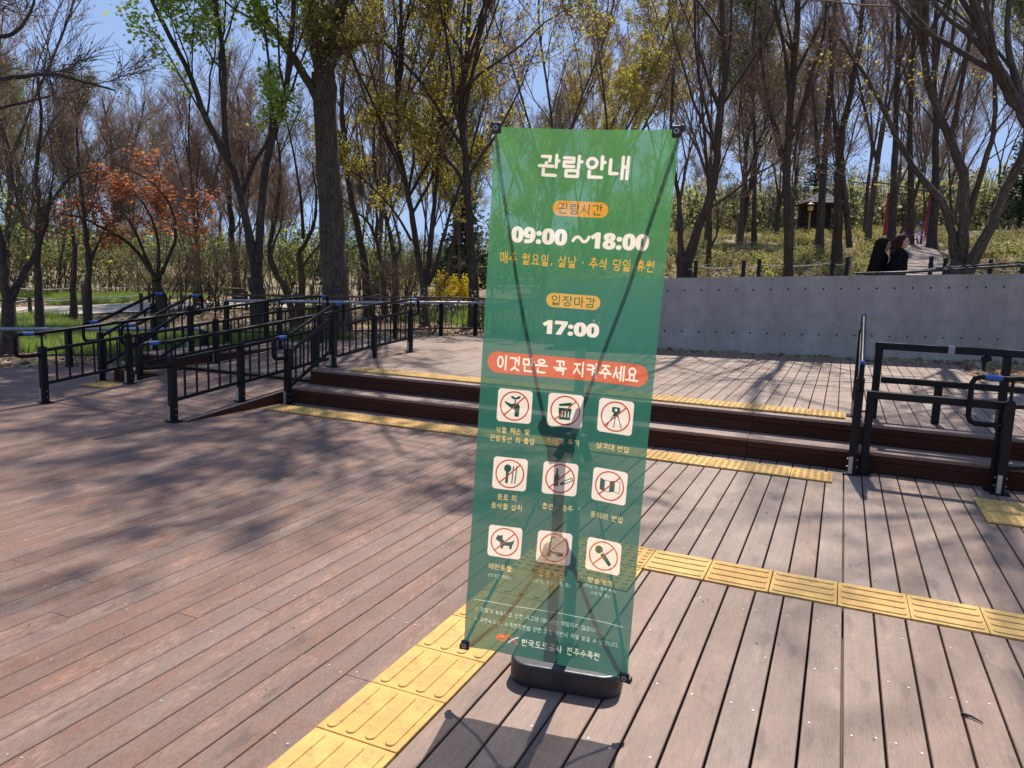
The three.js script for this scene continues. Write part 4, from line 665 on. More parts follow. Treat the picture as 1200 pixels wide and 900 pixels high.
// leaf colours (linear base colours)
const C = { yellowGreen: [[0.46, 0.40, 0.06], [0.38, 0.35, 0.05], [0.50, 0.38, 0.07]], fresh: [[0.38, 0.50, 0.08], [0.45, 0.55, 0.10], [0.30, 0.42, 0.07]], copper: [[0.52, 0.19, 0.08], [0.56, 0.24, 0.09], [0.42, 0.14, 0.06]], rust: [[0.2, 0.085, 0.04], [0.26, 0.12, 0.05]], white: [[0.72, 0.68, 0.62], [0.62, 0.6, 0.52], [0.66, 0.6, 0.58]], pine: [[0.03, 0.055, 0.028], [0.04, 0.07, 0.032], [0.05, 0.075, 0.04]], yellow: [[0.80, 0.60, 0.04], [0.74, 0.56, 0.03]], olive: [[0.17, 0.19, 0.05], [0.22, 0.23, 0.06], [0.13, 0.15, 0.045]], paleBud: [[0.30, 0.27, 0.12], [0.36, 0.31, 0.15]] };
const SP = {
  bare: { wood: 'brown', depth: 4, spread: 0.85, up: 0.28, n: [7, 6, 5, 4], ratio: 0.5, clear: 0.3, leaf: { col: [[0.30, 0.17, 0.07], [0.40, 0.29, 0.10], [0.36, 0.24, 0.10]], size: 0.032, per: 2, from: 4, jit: 0.03, keep: 0.45 } },
  budding: { wood: 'grey', depth: 4, spread: 0.9, up: 0.2, n: [7, 6, 5, 3.4], ratio: 0.5, clear: 0.35, leaf: { col: C.yellowGreen, size: 0.055, per: 3, from: 4, jit: 0.07, cluster: 3, keep: 0.7 } },
  maple: { wood: 'dark', depth: 3, spread: 0.8, up: 0.25, n: [7, 5, 4], ratio: 0.48, clear: 0.3, leaf: { col: C.fresh, size: 0.075, per: 6, from: 3, jit: 0.14, cluster: 5, flat: 0.6, long: 1.25, keep: 0.68 } },
  copper: { wood: 'dark', twig: 'red', depth: 4, spread: 1.0, up: 0.02, n: [9, 6, 5, 4], ratio: 0.5, clear: 0.25, leaf: { col: C.copper, size: 0.085, per: 4, from: 3, jit: 0.1, cluster: 2, flat: 0.85, long: 1.3, keep: 0.36 }, ratio0: 0.26 },
};
const stemW = (list, r0, r1, clear, dens = 1) => [list.map((p) => V(...p)), r0, r1, clear, dens];
const stemPx = (list, dist, r0, r1, clear, drop = true, dens = 1) => { const P = list.map(([x, y, d]) => at(x, y, d ?? dist)); if (drop) P[0].y = groundHeight(P[0].x, P[0].z) - 0.12; return [P, r0, r1, clear, dens]; };
{
  // big straight trunk by the ramp
  const t1 = tree('tall_tree', 'tall tree with thick straight grey brown trunk forking high, beside the ramp', [
    stemPx([[393, 378], [389, 300], [384, 200], [381, 120], [379, 85]], 16, 0.27, 0.23, 0.9),
    stemPx([[379, 90], [368, 40], [358, -20], [340, -140], [330, -300], [318, -520]], 16, 0.17, 0.04, 0.25, false),
    stemPx([[381, 90], [392, 40], [402, -10], [412, -120], [415, -320], [425, -600]], 16, 0.18, 0.04, 0.25, false),
    stemPx([[376, 125], [355, 85], [330, 48], [300, 5], [270, -60], [245, -160], [230, -300]], 16, 0.1, 0.03, 0.2, false),
    stemW([[-9.6, 6.1, -12.8], [-8.6, 7.6, -12.3], [-7.5, 8.4, -12.0], [-6.6, 8.9, -11.6], [-5.9, 9.2, -11.2]], 0.09, 0.02, 0.2, 0.65), stemW([[-9.7, 7.0, -12.7], [-8.9, 9.0, -12.2], [-7.9, 10.2, -12.5], [-7.1, 11.0, -12.8], [-6.5, 11.6, -13.0]], 0.08, 0.02, 0.2, 0.55),
    stemPx([[386, 75], [400, 58], [425, 48], [455, 52], [490, 75]], 15.5, 0.055, 0.02, 0.2, false)], { ...SP.budding, n: [7, 6, 5, 3], ratio0: 0.5, minR: 0.005, thin: 1 });
  { const q = at(396, 339, 15.72), s = thing('name_plate', 'small dark name plate fixed on the thick straight trunk', 'plate'); part(s, 'plate', boxAt(0.16, 0.08, 0.012, 0, 0, 0, 0.003), M.black); part(s, 'face', boxAt(0.14, 0.06, 0.004, 0, 0, 0.008, 0.001), M.blue.clone()); s.children[1].material.color.setRGB(0.03, 0.04, 0.07); part(s, 'bracket', boxAt(0.05, 0.03, 0.08, 0, 0, -0.045, 0.002), M.black); s.position.copy(q); s.rotation.y = 0.6; }
  tree('maple_tree', 'maple with forked dark stems and large fresh green leaves', [
    stemPx([[304, 364], [302, 345], [299, 325]], 15, 0.17, 0.14, 1),
    stemPx([[300, 332], [291, 270], [275, 205], [257, 168], [238, 130], [217, 75], [190, 25], [160, -45], [140, -140]], 15, 0.1, 0.025, 0.35, false),
    stemPx([[300, 332], [305, 270], [311, 195], [322, 152], [333, 118], [339, 60], [345, -10], [352, -120], [360, -300]], 15, 0.1, 0.03, 0.4, false),
    stemPx([[268, 190], [262, 130], [262, 70], [252, 0], [240, -120], [236, -260]], 15, 0.07, 0.025, 0.2, false),
    stemPx([[283, 226], [299, 188], [313, 166], [318, 110], [310, 30]], 15, 0.05, 0.02, 0.2, false)], { ...SP.maple, n: [7, 5, 4] });
  tree('crooked_tree', 'slender crooked tree with two winding stems between maple and thick trunk', [
    stemPx([[347, 356], [336, 343], [322, 318], [315, 292], [322, 262], [326, 228], [328, 190], [322, 150]], 17.5, 0.095, 0.02, 0.45), stemPx([[325, 320], [318, 300], [322, 282], [330, 262], [331, 240]], 17.3, 0.045, 0.015, 0.3, false)], { ...SP.bare, n: [6, 5, 4, 3] });
  tree('crooked_tree', 'low crooked tree with elbowed trunk just left of the thick trunk', [
    stemPx([[349, 352], [354, 322], [350, 298], [358, 284], [367, 266], [371, 240], [366, 190]], 18.5, 0.1, 0.02, 0.4), stemPx([[355, 280], [354, 250], [350, 215], [342, 170], [330, 120]], 18.5, 0.055, 0.015, 0.3, false), stemPx([[353, 315], [362, 302], [375, 286], [382, 272]], 18.5, 0.04, 0.012, 0.3, false)], { ...SP.bare, n: [6, 5, 4, 3] });
  tree('multi_stem_tree', 'dark tree of three slim stems from one foot behind the picket fence', [
    stemPx([[497, 356], [497, 340], [492, 312], [486, 272], [479, 232], [470, 190], [464, 140], [470, 60], [468, -60], [474, -240], [470, -400]], 17, 0.105, 0.025, 0.35), stemPx([[499, 330], [504, 295], [507, 255], [512, 205], [516, 150], [524, 80], [520, 0]], 17, 0.085, 0.02, 0.3, false), stemPx([[501, 335], [512, 308], [520, 275], [530, 242], [545, 200], [560, 150]], 17, 0.06, 0.018, 0.3, false), stemPx([[482, 282], [465, 252], [445, 228], [420, 205], [405, 196]], 17, 0.04, 0.012, 0.2, false)], { ...SP.budding, wood: 'dark', n: [9, 6, 5, 3], ratio0: 0.45, minR: 0.005 });
  tree('dark_tree', 'dark forked tree rising right at the left edge of the banner', [
    stemPx([[557, 352], [555, 320], [552, 285], [549, 240], [546, 190], [540, 130], [548, 60], [552, -80], [545, -260], [550, -480]], 16, 0.13, 0.03, 0.4), stemPx([[555, 312], [562, 302], [572, 298], [590, 285], [610, 265]], 16, 0.06, 0.02, 0.3, false), stemW([[-7.1, 7.6, -14.4], [-6.2, 9.0, -13.4], [-5.3, 9.6, -12.7], [-4.6, 10.0, -12.0], [-4.1, 10.2, -11.4]], 0.075, 0.016, 0.2, 0.55), stemW([[-7.0, 9.0, -14.4], [-5.8, 10.6, -13.6], [-4.8, 11.4, -13.2], [-4.0, 12.0, -12.7]], 0.07, 0.016, 0.2, 0.5), stemW([[-7.05, 6.8, -14.3], [-6.0, 7.6, -13.2], [-5.0, 7.9, -12.1], [-4.3, 7.8, -11.2], [-3.7, 7.6, -10.4]], 0.06, 0.014, 0.2, 0.9), stemPx([[548, 225], [535, 200], [522, 185], [505, 160], [480, 140], [450, 130]], 16, 0.05, 0.015, 0.2, false)], { ...SP.budding, wood: 'dark', n: [8, 6, 5, 3], ratio0: 0.44, minR: 0.005 });
  tree('leaning_tree', 'dark trunk leaning left, beyond the thick straight trunk', [stemPx([[433, 338], [426, 305], [418, 262], [410, 225], [404, 180], [400, 120], [408, 40], [412, -40]], 22, 0.14, 0.04, 0.35)], { ...SP.bare, wood: 'dark' });
  tree('leaning_tree', 'thin brown tree curving left behind the low shrubs', [stemPx([[452, 338], [446, 305], [440, 280], [432, 262], [422, 252], [400, 240]], 23, 0.085, 0.02, 0.35), stemPx([[440, 280], [442, 255], [437, 225], [428, 190], [420, 140]], 23, 0.06, 0.02, 0.3, false)], SP.bare);
  tree('forked_tree', 'bare tree forking above a curved foot, left of the yellow bush', [stemPx([[466, 330], [462, 305], [458, 280], [452, 255], [445, 225], [438, 190], [440, 130], [445, 50]], 25, 0.12, 0.03, 0.35), stemPx([[464, 306], [469, 290], [465, 270], [459, 245], [456, 200], [460, 140]], 25, 0.07, 0.02, 0.3, false)], SP.bare);
  tree('copper_maple', 'low Japanese maple with copper red leaves by the far path', [
    stemPx([[190, 360], [187, 345], [183, 328]], 18, 0.13, 0.11, 1), stemPx([[183, 328], [168, 305], [148, 283], [122, 268], [95, 255], [70, 250]], 18, 0.06, 0.015, 0.2, false), stemPx([[183, 328], [170, 300], [160, 275], [148, 255], [130, 235]], 18, 0.05, 0.014, 0.2, false), stemPx([[184, 326], [186, 300], [183, 272], [172, 245], [155, 222]], 18, 0.055, 0.014, 0.2, false), stemPx([[186, 326], [197, 302], [205, 280], [204, 255], [192, 228], [165, 205], [130, 190]], 18, 0.05, 0.014, 0.2, false)], { ...SP.copper, n: [8, 5, 4, 3] });
  tree('slim_tree', 'slim straight bare tree standing on the lawn left of the copper maple', [stemPx([[46, 374], [45, 335], [44, 300], [45, 268], [46, 240], [42, 200], [48, 150], [44, 90]], 15, 0.085, 0.02, 0.4), stemPx([[45, 275], [30, 295 - 30], [20, 235], [12, 190]], 15, 0.04, 0.012, 0.2, false), stemPx([[45, 262], [58, 240], [70, 222], [88, 205], [112, 200]], 15, 0.04, 0.012, 0.2, false)], { ...SP.bare, wood: 'dark', n: [6, 5, 4, 2.6] });
  tree('forked_tree', 'low forked tree at the outer edge of the lawn, beside the grey rail', [stemPx([[8, 376], [9, 352], [5, 325], [2, 290], [-8, 240], [-12, 180]], 14, 0.13, 0.03, 0.4), stemPx([[9, 356], [20, 335], [30, 315], [40, 298], [52, 270], [60, 225]], 14, 0.085, 0.02, 0.3, false)], { ...SP.bare, wood: 'dark' });
  tree('slim_tree', 'forked slim tree on the lawn next to the rope fence', [stemPx([[101, 363], [103, 335], [104, 308], [101, 280], [98, 250], [92, 200], [90, 150]], 17.5, 0.09, 0.02, 0.35), stemPx([[103, 318], [108, 300], [115, 285], [125, 262]], 17.5, 0.05, 0.014, 0.3, false)], { ...SP.bare, wood: 'dark' });
  tree('slim_tree', 'slim dark tree partly behind the forked tree on the lawn', [stemPx([[85, 358], [86, 330], [88, 300], [85, 272], [82, 240], [78, 190]], 20, 0.09, 0.02, 0.35)], { ...SP.bare, wood: 'dark' });
  tree('slim_tree', 'reddish slender tree between the copper maple and the green maple', [stemPx([[234, 346], [231, 305], [228, 262], [225, 222], [221, 170], [223, 110]], 24, 0.09, 0.02, 0.35), stemPx([[229, 280], [232, 250], [230, 220], [233, 180]], 24, 0.05, 0.015, 0.3, false)], { ...SP.bare, twig: 'red' });
  tree('dark_tree', 'short thick dark trunk in the leaf litter behind the green maple', [stemPx([[279, 334], [276, 312], [272, 285], [270, 250], [266, 200], [262, 140], [270, 60]], 27, 0.17, 0.05, 0.35)], { ...SP.bare, wood: 'dark', twig: 'red' });
  // right of the banner, above the wall
  tree('forked_tree', 'forked tree just above the wall at the right edge of the banner', [
    stemPx([[803, 330], [802, 312], [803, 300]], 16.5, 0.2, 0.18, 1), stemPx([[802, 312], [798, 290], [797, 262], [796, 232], [790, 200], [786, 150], [790, 80]], 16.5, 0.1, 0.025, 0.35, false), stemPx([[803, 310], [812, 288], [820, 264], [833, 228], [839, 195], [842, 150], [850, 90], [846, 0], [850, -120], [842, -300], [846, -480]], 16.5, 0.15, 0.03, 0.4, false), stemPx([[825, 250], [838, 240], [860, 225], [885, 205], [910, 190], [935, 165]], 16.3, 0.045, 0.012, 0.25, false)], { ...SP.bare, thin: 0.78, n: [5, 4.6, 4, 2.4] });
  tree('slim_tree', 'slim dark stem standing in the undergrowth right of the forked tree', [stemPx([[831, 320], [831, 290], [832, 255], [830, 215], [826, 160], [820, 90], [818, 0]], 19.5, 0.1, 0.02, 0.35), stemPx([[834, 288], [840, 275], [841, 255], [838, 225]], 19.5, 0.04, 0.012, 0.2, false)], { ...SP.bare, thin: 0.78 });
  tree('tall_tree', 'straight dark trunk rising directly behind the middle of the concrete wall', [stemPx([[926, 330], [924, 285], [923, 240], [922, 195], [925, 145], [929, 95], [934, 30], [938, -90], [932, -280], [940, -460]], 17, 0.135, 0.045, 0.45), stemPx([[922, 205], [912, 165], [903, 128], [895, 90], [890, 20]], 17, 0.1, 0.025, 0.2, false), stemPx([[925, 165], [940, 130], [950, 90], [965, 40], [970, -50]], 17, 0.08, 0.02, 0.2, false)], { ...SP.bare, thin: 0.78, n: [5, 4.6, 4, 2.4] });
  tree('tall_tree', 'slender upright tree far behind, in front of the white blossom', [stemPx([[885, 282], [884, 245], [885, 205], [884, 150], [882, 80], [886, 0]], 28, 0.12, 0.04, 0.4)], { ...SP.bare, thin: 0.78 });
  tree('tall_tree', 'thick trunk hiding one side of the pavilion roof', [stemPx([[961, 288], [963, 245], [966, 195], [970, 140], [976, 70], [980, -20]], 24, 0.16, 0.06, 0.45), stemPx([[964, 225], [958, 180], [955, 130], [948, 70]], 24, 0.09, 0.03, 0.2, false)], { ...SP.bare, thin: 0.78 });
  tree('tall_tree', 'paired tall trunk with a fork, right of the pavilion', [stemPx([[982, 292], [982, 250], [984, 195], [989, 145], [1000, 95], [1008, 40], [1015, -50]], 20, 0.15, 0.045, 0.4), stemPx([[984, 190], [978, 140], [974, 90], [972, 20]], 20, 0.09, 0.025, 0.2, false), stemPx([[996, 290], [993, 250], [988, 210], [986, 180]], 20, 0.1, 0.06, 0.6, false)], { ...SP.bare, thin: 0.78, leaf: { col: C.rust, size: 0.05, per: 2, from: 4, jit: 0.05, keep: 0.4 } });
  tree('tall_tree', 'stout straight trunk beside the left red post', [stemPx([[1047, 268], [1047, 225], [1049, 175], [1051, 120], [1053, 50], [1050, -40]], 28, 0.17, 0.06, 0.45)], { ...SP.bare, thin: 0.78, n: [5, 5, 4, 2.6] });
  tree('tall_tree', 'stout straight trunk between the two red posts', [stemPx([[1068, 265], [1068, 215], [1066, 165], [1068, 100], [1072, 20]], 30, 0.17, 0.06, 0.45)], { ...SP.bare, thin: 0.78 });
  tree('tall_tree', 'near-black upright trunk right of the red posts', [stemPx([[1095, 268], [1096, 215], [1097, 150], [1095, 80], [1098, -20]], 27, 0.17, 0.06, 0.45)], { ...SP.bare, thin: 0.78, wood: 'dark' });
  tree('spreading_tree', 'large tree with four thick stems spreading above the wall by the path', [
    stemPx([[1127, 328], [1126, 318], [1126, 310]], 16.5, 0.31, 0.22, 1), stemPx([[1124, 316], [1120, 300], [1115, 268], [1104, 236], [1086, 216], [1066, 188], [1046, 152], [1028, 112], [1005, 75], [985, 45]], 16.5, 0.125, 0.025, 0.3, false),
    stemPx([[1126, 318], [1128, 295], [1130, 250], [1129, 205], [1118, 172], [1104, 140], [1092, 108], [1082, 60], [1076, 0], [1070, -120], [1060, -300], [1064, -520], [1050, -760]], 16.5, 0.14, 0.03, 0.35, false), stemPx([[1130, 270], [1143, 225], [1155, 188], [1165, 150], [1166, 100], [1162, 40], [1170, -60]], 16.7, 0.09, 0.02, 0.3, false),
    stemW([[0.95, 6.0, -16.4], [0.6, 8.2, -14.6], [0.25, 9.6, -12.8], [0.0, 10.6, -11.2], [-0.2, 11.3, -9.8]], 0.085, 0.02, 0.3, 0.6), stemW([[1.1, 7.5, -16.4], [0.5, 9.8, -15.0], [-0.1, 11.6, -13.6], [-0.4, 13.0, -12.2]], 0.075, 0.02, 0.3, 0.6),
    stemPx([[1133, 322], [1150, 288], [1166, 256], [1179, 222], [1196, 186], [1212, 148], [1232, 98], [1240, 20], [1235, -120], [1225, -320]], 16.3, 0.15, 0.03, 0.4, false)], { ...SP.budding, thin: 0.8, wood: 'grey', n: [5, 4.6, 4, 2.4], leaf: { ...SP.budding.leaf, col: C.yellowGreen, keep: 0.22 } });
  tree('spreading_tree', 'grey barked tree at the far end of the wall, its heavy limb reaching over', [
    stemPx([[1300, 330], [1275, 260], [1245, 200], [1215, 155], [1195, 125], [1172, 88], [1154, 50], [1146, 10], [1120, -60], [1090, -180], [1070, -360], [1060, -560]], 13.5, 0.17, 0.04, 0.35), stemPx([[1168, 78], [1140, 45], [1112, 22], [1090, -5], [1060, -50]], 13.5, 0.06, 0.018, 0.2, false), stemPx([[1205, 140], [1190, 90], [1180, 40], [1185, -30], [1180, -160], [1190, -340]], 13.6, 0.08, 0.02, 0.2, false), stemPx([[1235, 190], [1260, 120], [1270, 40], [1280, -80]], 13.5, 0.09, 0.02, 0.2, false)], { ...SP.bare, thin: 0.78, wood: 'grey', n: [5, 4.6, 4, 2.4] });
  tree('overhanging_tree', 'dark bare tree whose low limbs reach in over the railings from outside', [
    stemPx([[-120, 400], [-115, 300], [-105, 200], [-95, 120], [-85, 20], [-80, -120], [-70, -300], [-60, -500]], 10.5, 0.19, 0.06, 0.7), stemPx([[-95, 130], [-50, 112], [-10, 95], [30, 89], [60, 87], [100, 96], [135, 106]], 10.3, 0.05, 0.01, 0.2, false), stemPx([[-92, 90], [-55, 65], [-20, 46], [12, 40], [32, 20], [45, -20]], 10.5, 0.05, 0.012, 0.2, false), stemPx([[-90, 60], [-50, 10], [0, -20], [60, -40]], 10.5, 0.06, 0.015, 0.2, false), stemPx([[-98, 170], [-60, 155], [-20, 132], [20, 122], [60, 112]], 10.2, 0.035, 0.01, 0.2, false)], { ...SP.bare, thin: 0.78, wood: 'dark', n: [7, 5, 4, 3], up: 0.12, spread: 0.75 });
}

// ---------------------------------------------------------------- woodland behind: a few kinds, each planted many times
function upright(h, r, lean, forks, sp, seedNo) { // stems of a generic tree at the origin
  seed = seedNo; const stems = [], trunk = [V(0, -0.15, 0)]; let c = V(0, 0, 0), d = V(lean, 1, rr(-0.1, 0.1)).normalize(); const fh = h * rr(0.22, 0.34);
  for (let i = 1; i <= 3; i++) { c = c.clone().addScaledVector(d, fh / 3); d.x += rr(-0.08, 0.08); d.z += rr(-0.08, 0.08); d.normalize(); trunk.push(c); }
  stems.push([trunk, r, r * 0.78, 1]);
  for (let f = 0; f < forks; f++) { const a = (f / forks) * 6.28 + rr(-0.5, 0.5), k = rr(0.14, 0.34), q = [trunk[3 - (f % 2 && forks > 2 ? 1 : 0)].clone()]; let cc = q[0], dd = V(Math.cos(a) * k + d.x, 1, Math.sin(a) * k + d.z).normalize(); const L = (h - fh) * rr(0.8, 1.05); for (let i = 0; i < 5; i++) { dd.x += rr(-0.14, 0.14); dd.z += rr(-0.14, 0.14); dd.y += 0.05; dd.normalize(); cc = cc.clone().addScaledVector(dd, L / 5); q.push(cc); } stems.push([q, r * (0.8 / Math.sqrt(forks)) * 1.15, 0.025, 0.15]); }
  return stems;
}
const FARN = [7, 6, 4.6, 3];
const far = { ...SP.bare, wood: 'pale', twig: 'pale', n: FARN, minR: 0.0055 };
const kinds = [
  ['woodland_tree', 'bare grey brown woodland tree with fine upright twigs, far behind', () => upright(13, 0.105, 0.05, 3, 0, 11), far],
  ['woodland_tree', 'bare dark woodland tree with a leaning forked trunk, far behind', () => upright(11, 0.09, 0.25, 2, 0, 22), { ...far, wood: 'brown' }],
  ['woodland_tree', 'woodland tree flecked with rusty buds, far behind', () => upright(12, 0.095, -0.1, 3, 0, 33), { ...far, twig: 'ruddy', leaf: { col: C.rust, size: 0.07, per: 2, from: 4, jit: 0.06, keep: 0.6 } }],
  ['woodland_tree', 'woodland tree with sparse yellow green spring buds, far behind', () => upright(10.5, 0.085, 0.1, 3, 0, 44), { ...far, leaf: { col: C.yellowGreen, size: 0.075, per: 3, from: 4, jit: 0.08, keep: 0.8, cluster: 3 } }],
  ['woodland_tree', 'woodland tree hazed with pale green new leaves, far behind', () => upright(12, 0.1, -0.05, 4, 0, 55), { ...far, leaf: { col: C.olive, size: 0.08, per: 4, from: 4, jit: 0.12, keep: 0.75, cluster: 2 } }],
  ['understorey_tree', 'low many-stemmed bare tree in the understorey, far behind', () => upright(6.5, 0.055, 0.15, 5, 0, 66), { ...far, twig: 'ruddy', n: [9, 6, 5, 3], minR: 0.005 }],
];
const protos = kinds.map(([name, label, stems, sp]) => { const t = tree(name, label, stems(), sp, 'trees of the woodland behind the deck'); t.position.set(0, -500, 0); return t; });
let protoUsed = protos.map(() => false);
function plant(k, x, z, s, turn) {
  let o = protos[k]; if (protoUsed[k]) { o = protos[k].clone(); o.name = numbered(kinds[k][0]); scene.add(o); } protoUsed[k] = true;
  o.position.set(x, groundHeight(x, z) - 0.05, z); o.rotation.y = turn; o.scale.setScalar(s); return o;
}
{
  seed = 4242;
  // surveyed by bearing (pixel column) and distance; nearest ranks first
  const rows = [[25, 32, 15], [32, 42, 20], [42, 56, 24], [56, 80, 24]];
  rows.forEach(([d0, d1, n], ri) => { for (let i = 0; i < n; i++) { const px = -120 + ((i + rr(0.1, 0.9)) / n) * 1440, dist = rr(d0, d1), q = at(px, 330, dist); let k = Math.floor(rnd() * 6); if (px > 760 && k === 4 && rnd() < 0.6) k = 0; if (px < 160 && rnd() < 0.45) k = 4; if (px > 150 && px < 330 && rnd() < 0.5) k = 5; if (px > 60 && px < 230 && ri < 2) { k = 5; } plant(k, q.x, q.z, rr(0.8, 1.2) * (px < 260 && ri > 1 ? 0.8 : 1), rnd() * 6.28); } });
}
{ // the park goes on behind the photographer: its sunlit trees light the shaded sides
  seed = 818; for (let i = 0; i < 12; i++) { const a = -0.55 + (i / 11) * (Math.PI + 1.1), d = rr(13, 22), x = -1 + Math.cos(a) * d * 1.1, z = 2 + Math.sin(a) * d; if (inside(x, z, deckEdge)) continue; const o = plant([0, 3, 4, 2][i % 4], x, z, rr(0.7, 0.95), rnd() * 6.28); o.userData.label = ['bare tree', 'tree with yellow green buds', 'tree with pale green new leaves', 'tree flecked with rusty buds'][i % 4] + ' on the open side of the deck, facing the steps'; o.userData.group = 'park trees on the open side of the deck'; }
}
// ---------------------------------------------------------------- shrubs, blossom, conifers
function bush(name, label, cat, x, z, o, group) { // many thin stems fanning from the foot
  const sp = { wood: 'brown', twig: o.twig ?? 'brown', depth: o.depth ?? 3, spread: 0.7, up: o.up ?? 0.1, n: o.n ?? [6, 4, 3], ratio: 0.5, clear: 0.2, noFlare: true, minR: 0.004, wiggle: 0.25, leaf: o.leaf, petal: o.petal };
  const f = V(x, groundHeight(x, z) - 0.05, z), stems = [];
  for (let i = 0; i < (o.stems ?? 12); i++) { const a = rr(0, 6.28), k = rr(0.05, o.fan ?? 0.9), p = [f.clone().add(V(rr(-0.12, 0.12) * (o.foot ?? 1), 0, rr(-0.12, 0.12) * (o.foot ?? 1)))]; if (!i) p[0].copy(f); let d = V(Math.cos(a) * k, 1, Math.sin(a) * k).normalize(), c = p[0]; for (let s = 0; s < 4; s++) { d.x += rr(-0.15, 0.15); d.z += rr(-0.15, 0.15); d.y += (o.arch ?? 0) * -0.3 * s; d.normalize(); c = c.clone().addScaledVector(d, (o.h * rr(0.75, 1.1)) / 4); p.push(c); } stems.push([p, o.r ?? 0.02, 0.006]); }
  const t = tree(name, label, stems, sp, group); t.userData.category = cat; return t;
}
seed = 99;
{
  const P = (px, d) => at(px, 335, d);
  let q = P(530, 24); bush('forsythia_bush', 'bright yellow flowering forsythia bush behind the deck fence', 'bush', q.x, q.z, { h: 1.0, stems: 24, fan: 0.7, foot: 4, leaf: { col: C.yellow, size: 0.085, per: 8, from: 1, jit: 0.1, cluster: 2 }, petal: true, n: [7, 4], depth: 2 });
  q = P(512, 30); bush('forsythia_bush', 'smaller yellow bush behind the larger forsythia', 'bush', q.x - 1.2, q.z, { h: 1.0, stems: 12, fan: 0.8, foot: 4, leaf: { col: C.yellow, size: 0.1, per: 6, from: 1, jit: 0.1 }, petal: true, n: [6, 4], depth: 2 });
  const green = { h: 2.6, stems: 16, fan: 0.7, foot: 4, leaf: { col: [...C.fresh, ...C.olive, ...C.olive], size: 0.09, per: 5, from: 2, jit: 0.1, cluster: 1 }, n: [7, 5], depth: 2 };
  for (const [px, d, h, lab] of [[372, 24, 2.6, 'fresh green shrub behind the crooked trees, left of the thick trunk'], [412, 26, 3.0, 'tall fresh green shrub right of the thick trunk'], [345, 27, 2.2, 'rounded green shrub between the maple and the crooked trees'], [438, 29, 2.4, 'loose green shrub beside the leaning trunk'], [140, 30, 2.6, 'green shrub behind the copper maple'], [60, 27, 3.2, 'large green shrub behind the slim tree on the lawn'], [20, 31, 3.4, 'tall green shrub rising over the clipped hedge'], [240, 30, 2.3, 'green shrub beyond the reddish slender tree']]) { q = P(px, d); bush('green_shrub', lab, 'shrub', q.x, q.z, { ...green, h }, 'fresh green shrubs across the path'); }
  for (const [px, d, h, lab] of [[205, 21, 1.9, 'bare twiggy shrub just right of the copper maple'], [258, 23, 2.0, 'bare twiggy shrub left of the short thick dark trunk'], [322, 24, 2.0, 'bare twiggy shrub behind the crooked stems'], [480, 24, 2.2, 'bare twiggy shrub behind the three-stemmed tree'], [455, 21, 1.7, 'bare greyish shrub in the litter behind the fence']]) { q = P(px, d); bush('twiggy_shrub', lab, 'shrub', q.x, q.z, { h, stems: 22, fan: 0.8, foot: 5, n: [7, 4, 3], depth: 3, leaf: { col: C.olive, size: 0.035, per: 2, from: 3, jit: 0.04, keep: 0.5 } }, 'bare twiggy shrubs behind the fence'); }
  // white flowering shrub close behind the fence
  q = P(507, 14.6); bush('white_flower_shrub', 'small shrub speckled with white flowers behind the picket fence', 'shrub', q.x, q.z, { h: 0.75, stems: 14, fan: 0.8, foot: 2, n: [5, 4], depth: 2, r: 0.008, leaf: { col: [...C.white, ...C.olive], size: 0.04, per: 5, from: 1, jit: 0.05 } });
  q = P(568, 14.8); bush('white_flower_shrub', 'white flowering shrub half hidden at the banner edge behind the fence', 'shrub', q.x, q.z, { h: 0.7, stems: 12, fan: 0.8, foot: 2, n: [5, 4], depth: 2, r: 0.008, leaf: { col: [...C.white, ...C.olive], size: 0.04, per: 5, from: 1, jit: 0.05 } });
  // blossom tree
  q = P(862, 36); { const s = upright(8.5, 0.2, 0.1, 5, 0, 77).map(([p, a, b, c]) => [p.map((v) => v.add(V(q.x, groundHeight(q.x, q.z) - 0.1, q.z))), a, b, c]); tree('blossom_tree', 'broad tree covered in white blossom beyond the undergrowth', s, { ...SP.bare, up: 0.05, spread: 1.1, depth: 4, n: [6, 5, 4, 3], minR: 0.007, petal: true, leaf: { col: C.white, size: 0.1, per: 3, from: 4, jit: 0.1, cluster: 2, flat: 0.2 } }); }
  q = P(905, 44); { const s = upright(7, 0.16, 0, 4, 0, 78).map(([p, a, b, c]) => [p.map((v) => v.add(V(q.x, groundHeight(q.x, q.z) - 0.1, q.z))), a, b, c]); tree('blossom_tree', 'smaller white blossom tree left of the pavilion', s, { ...SP.bare, up: 0.05, spread: 1.1, depth: 4, n: [5, 5, 4, 2.5], minR: 0.008, petal: true, leaf: { col: C.white, size: 0.11, per: 3, from: 4, jit: 0.1, cluster: 2, flat: 0.2 } }); }
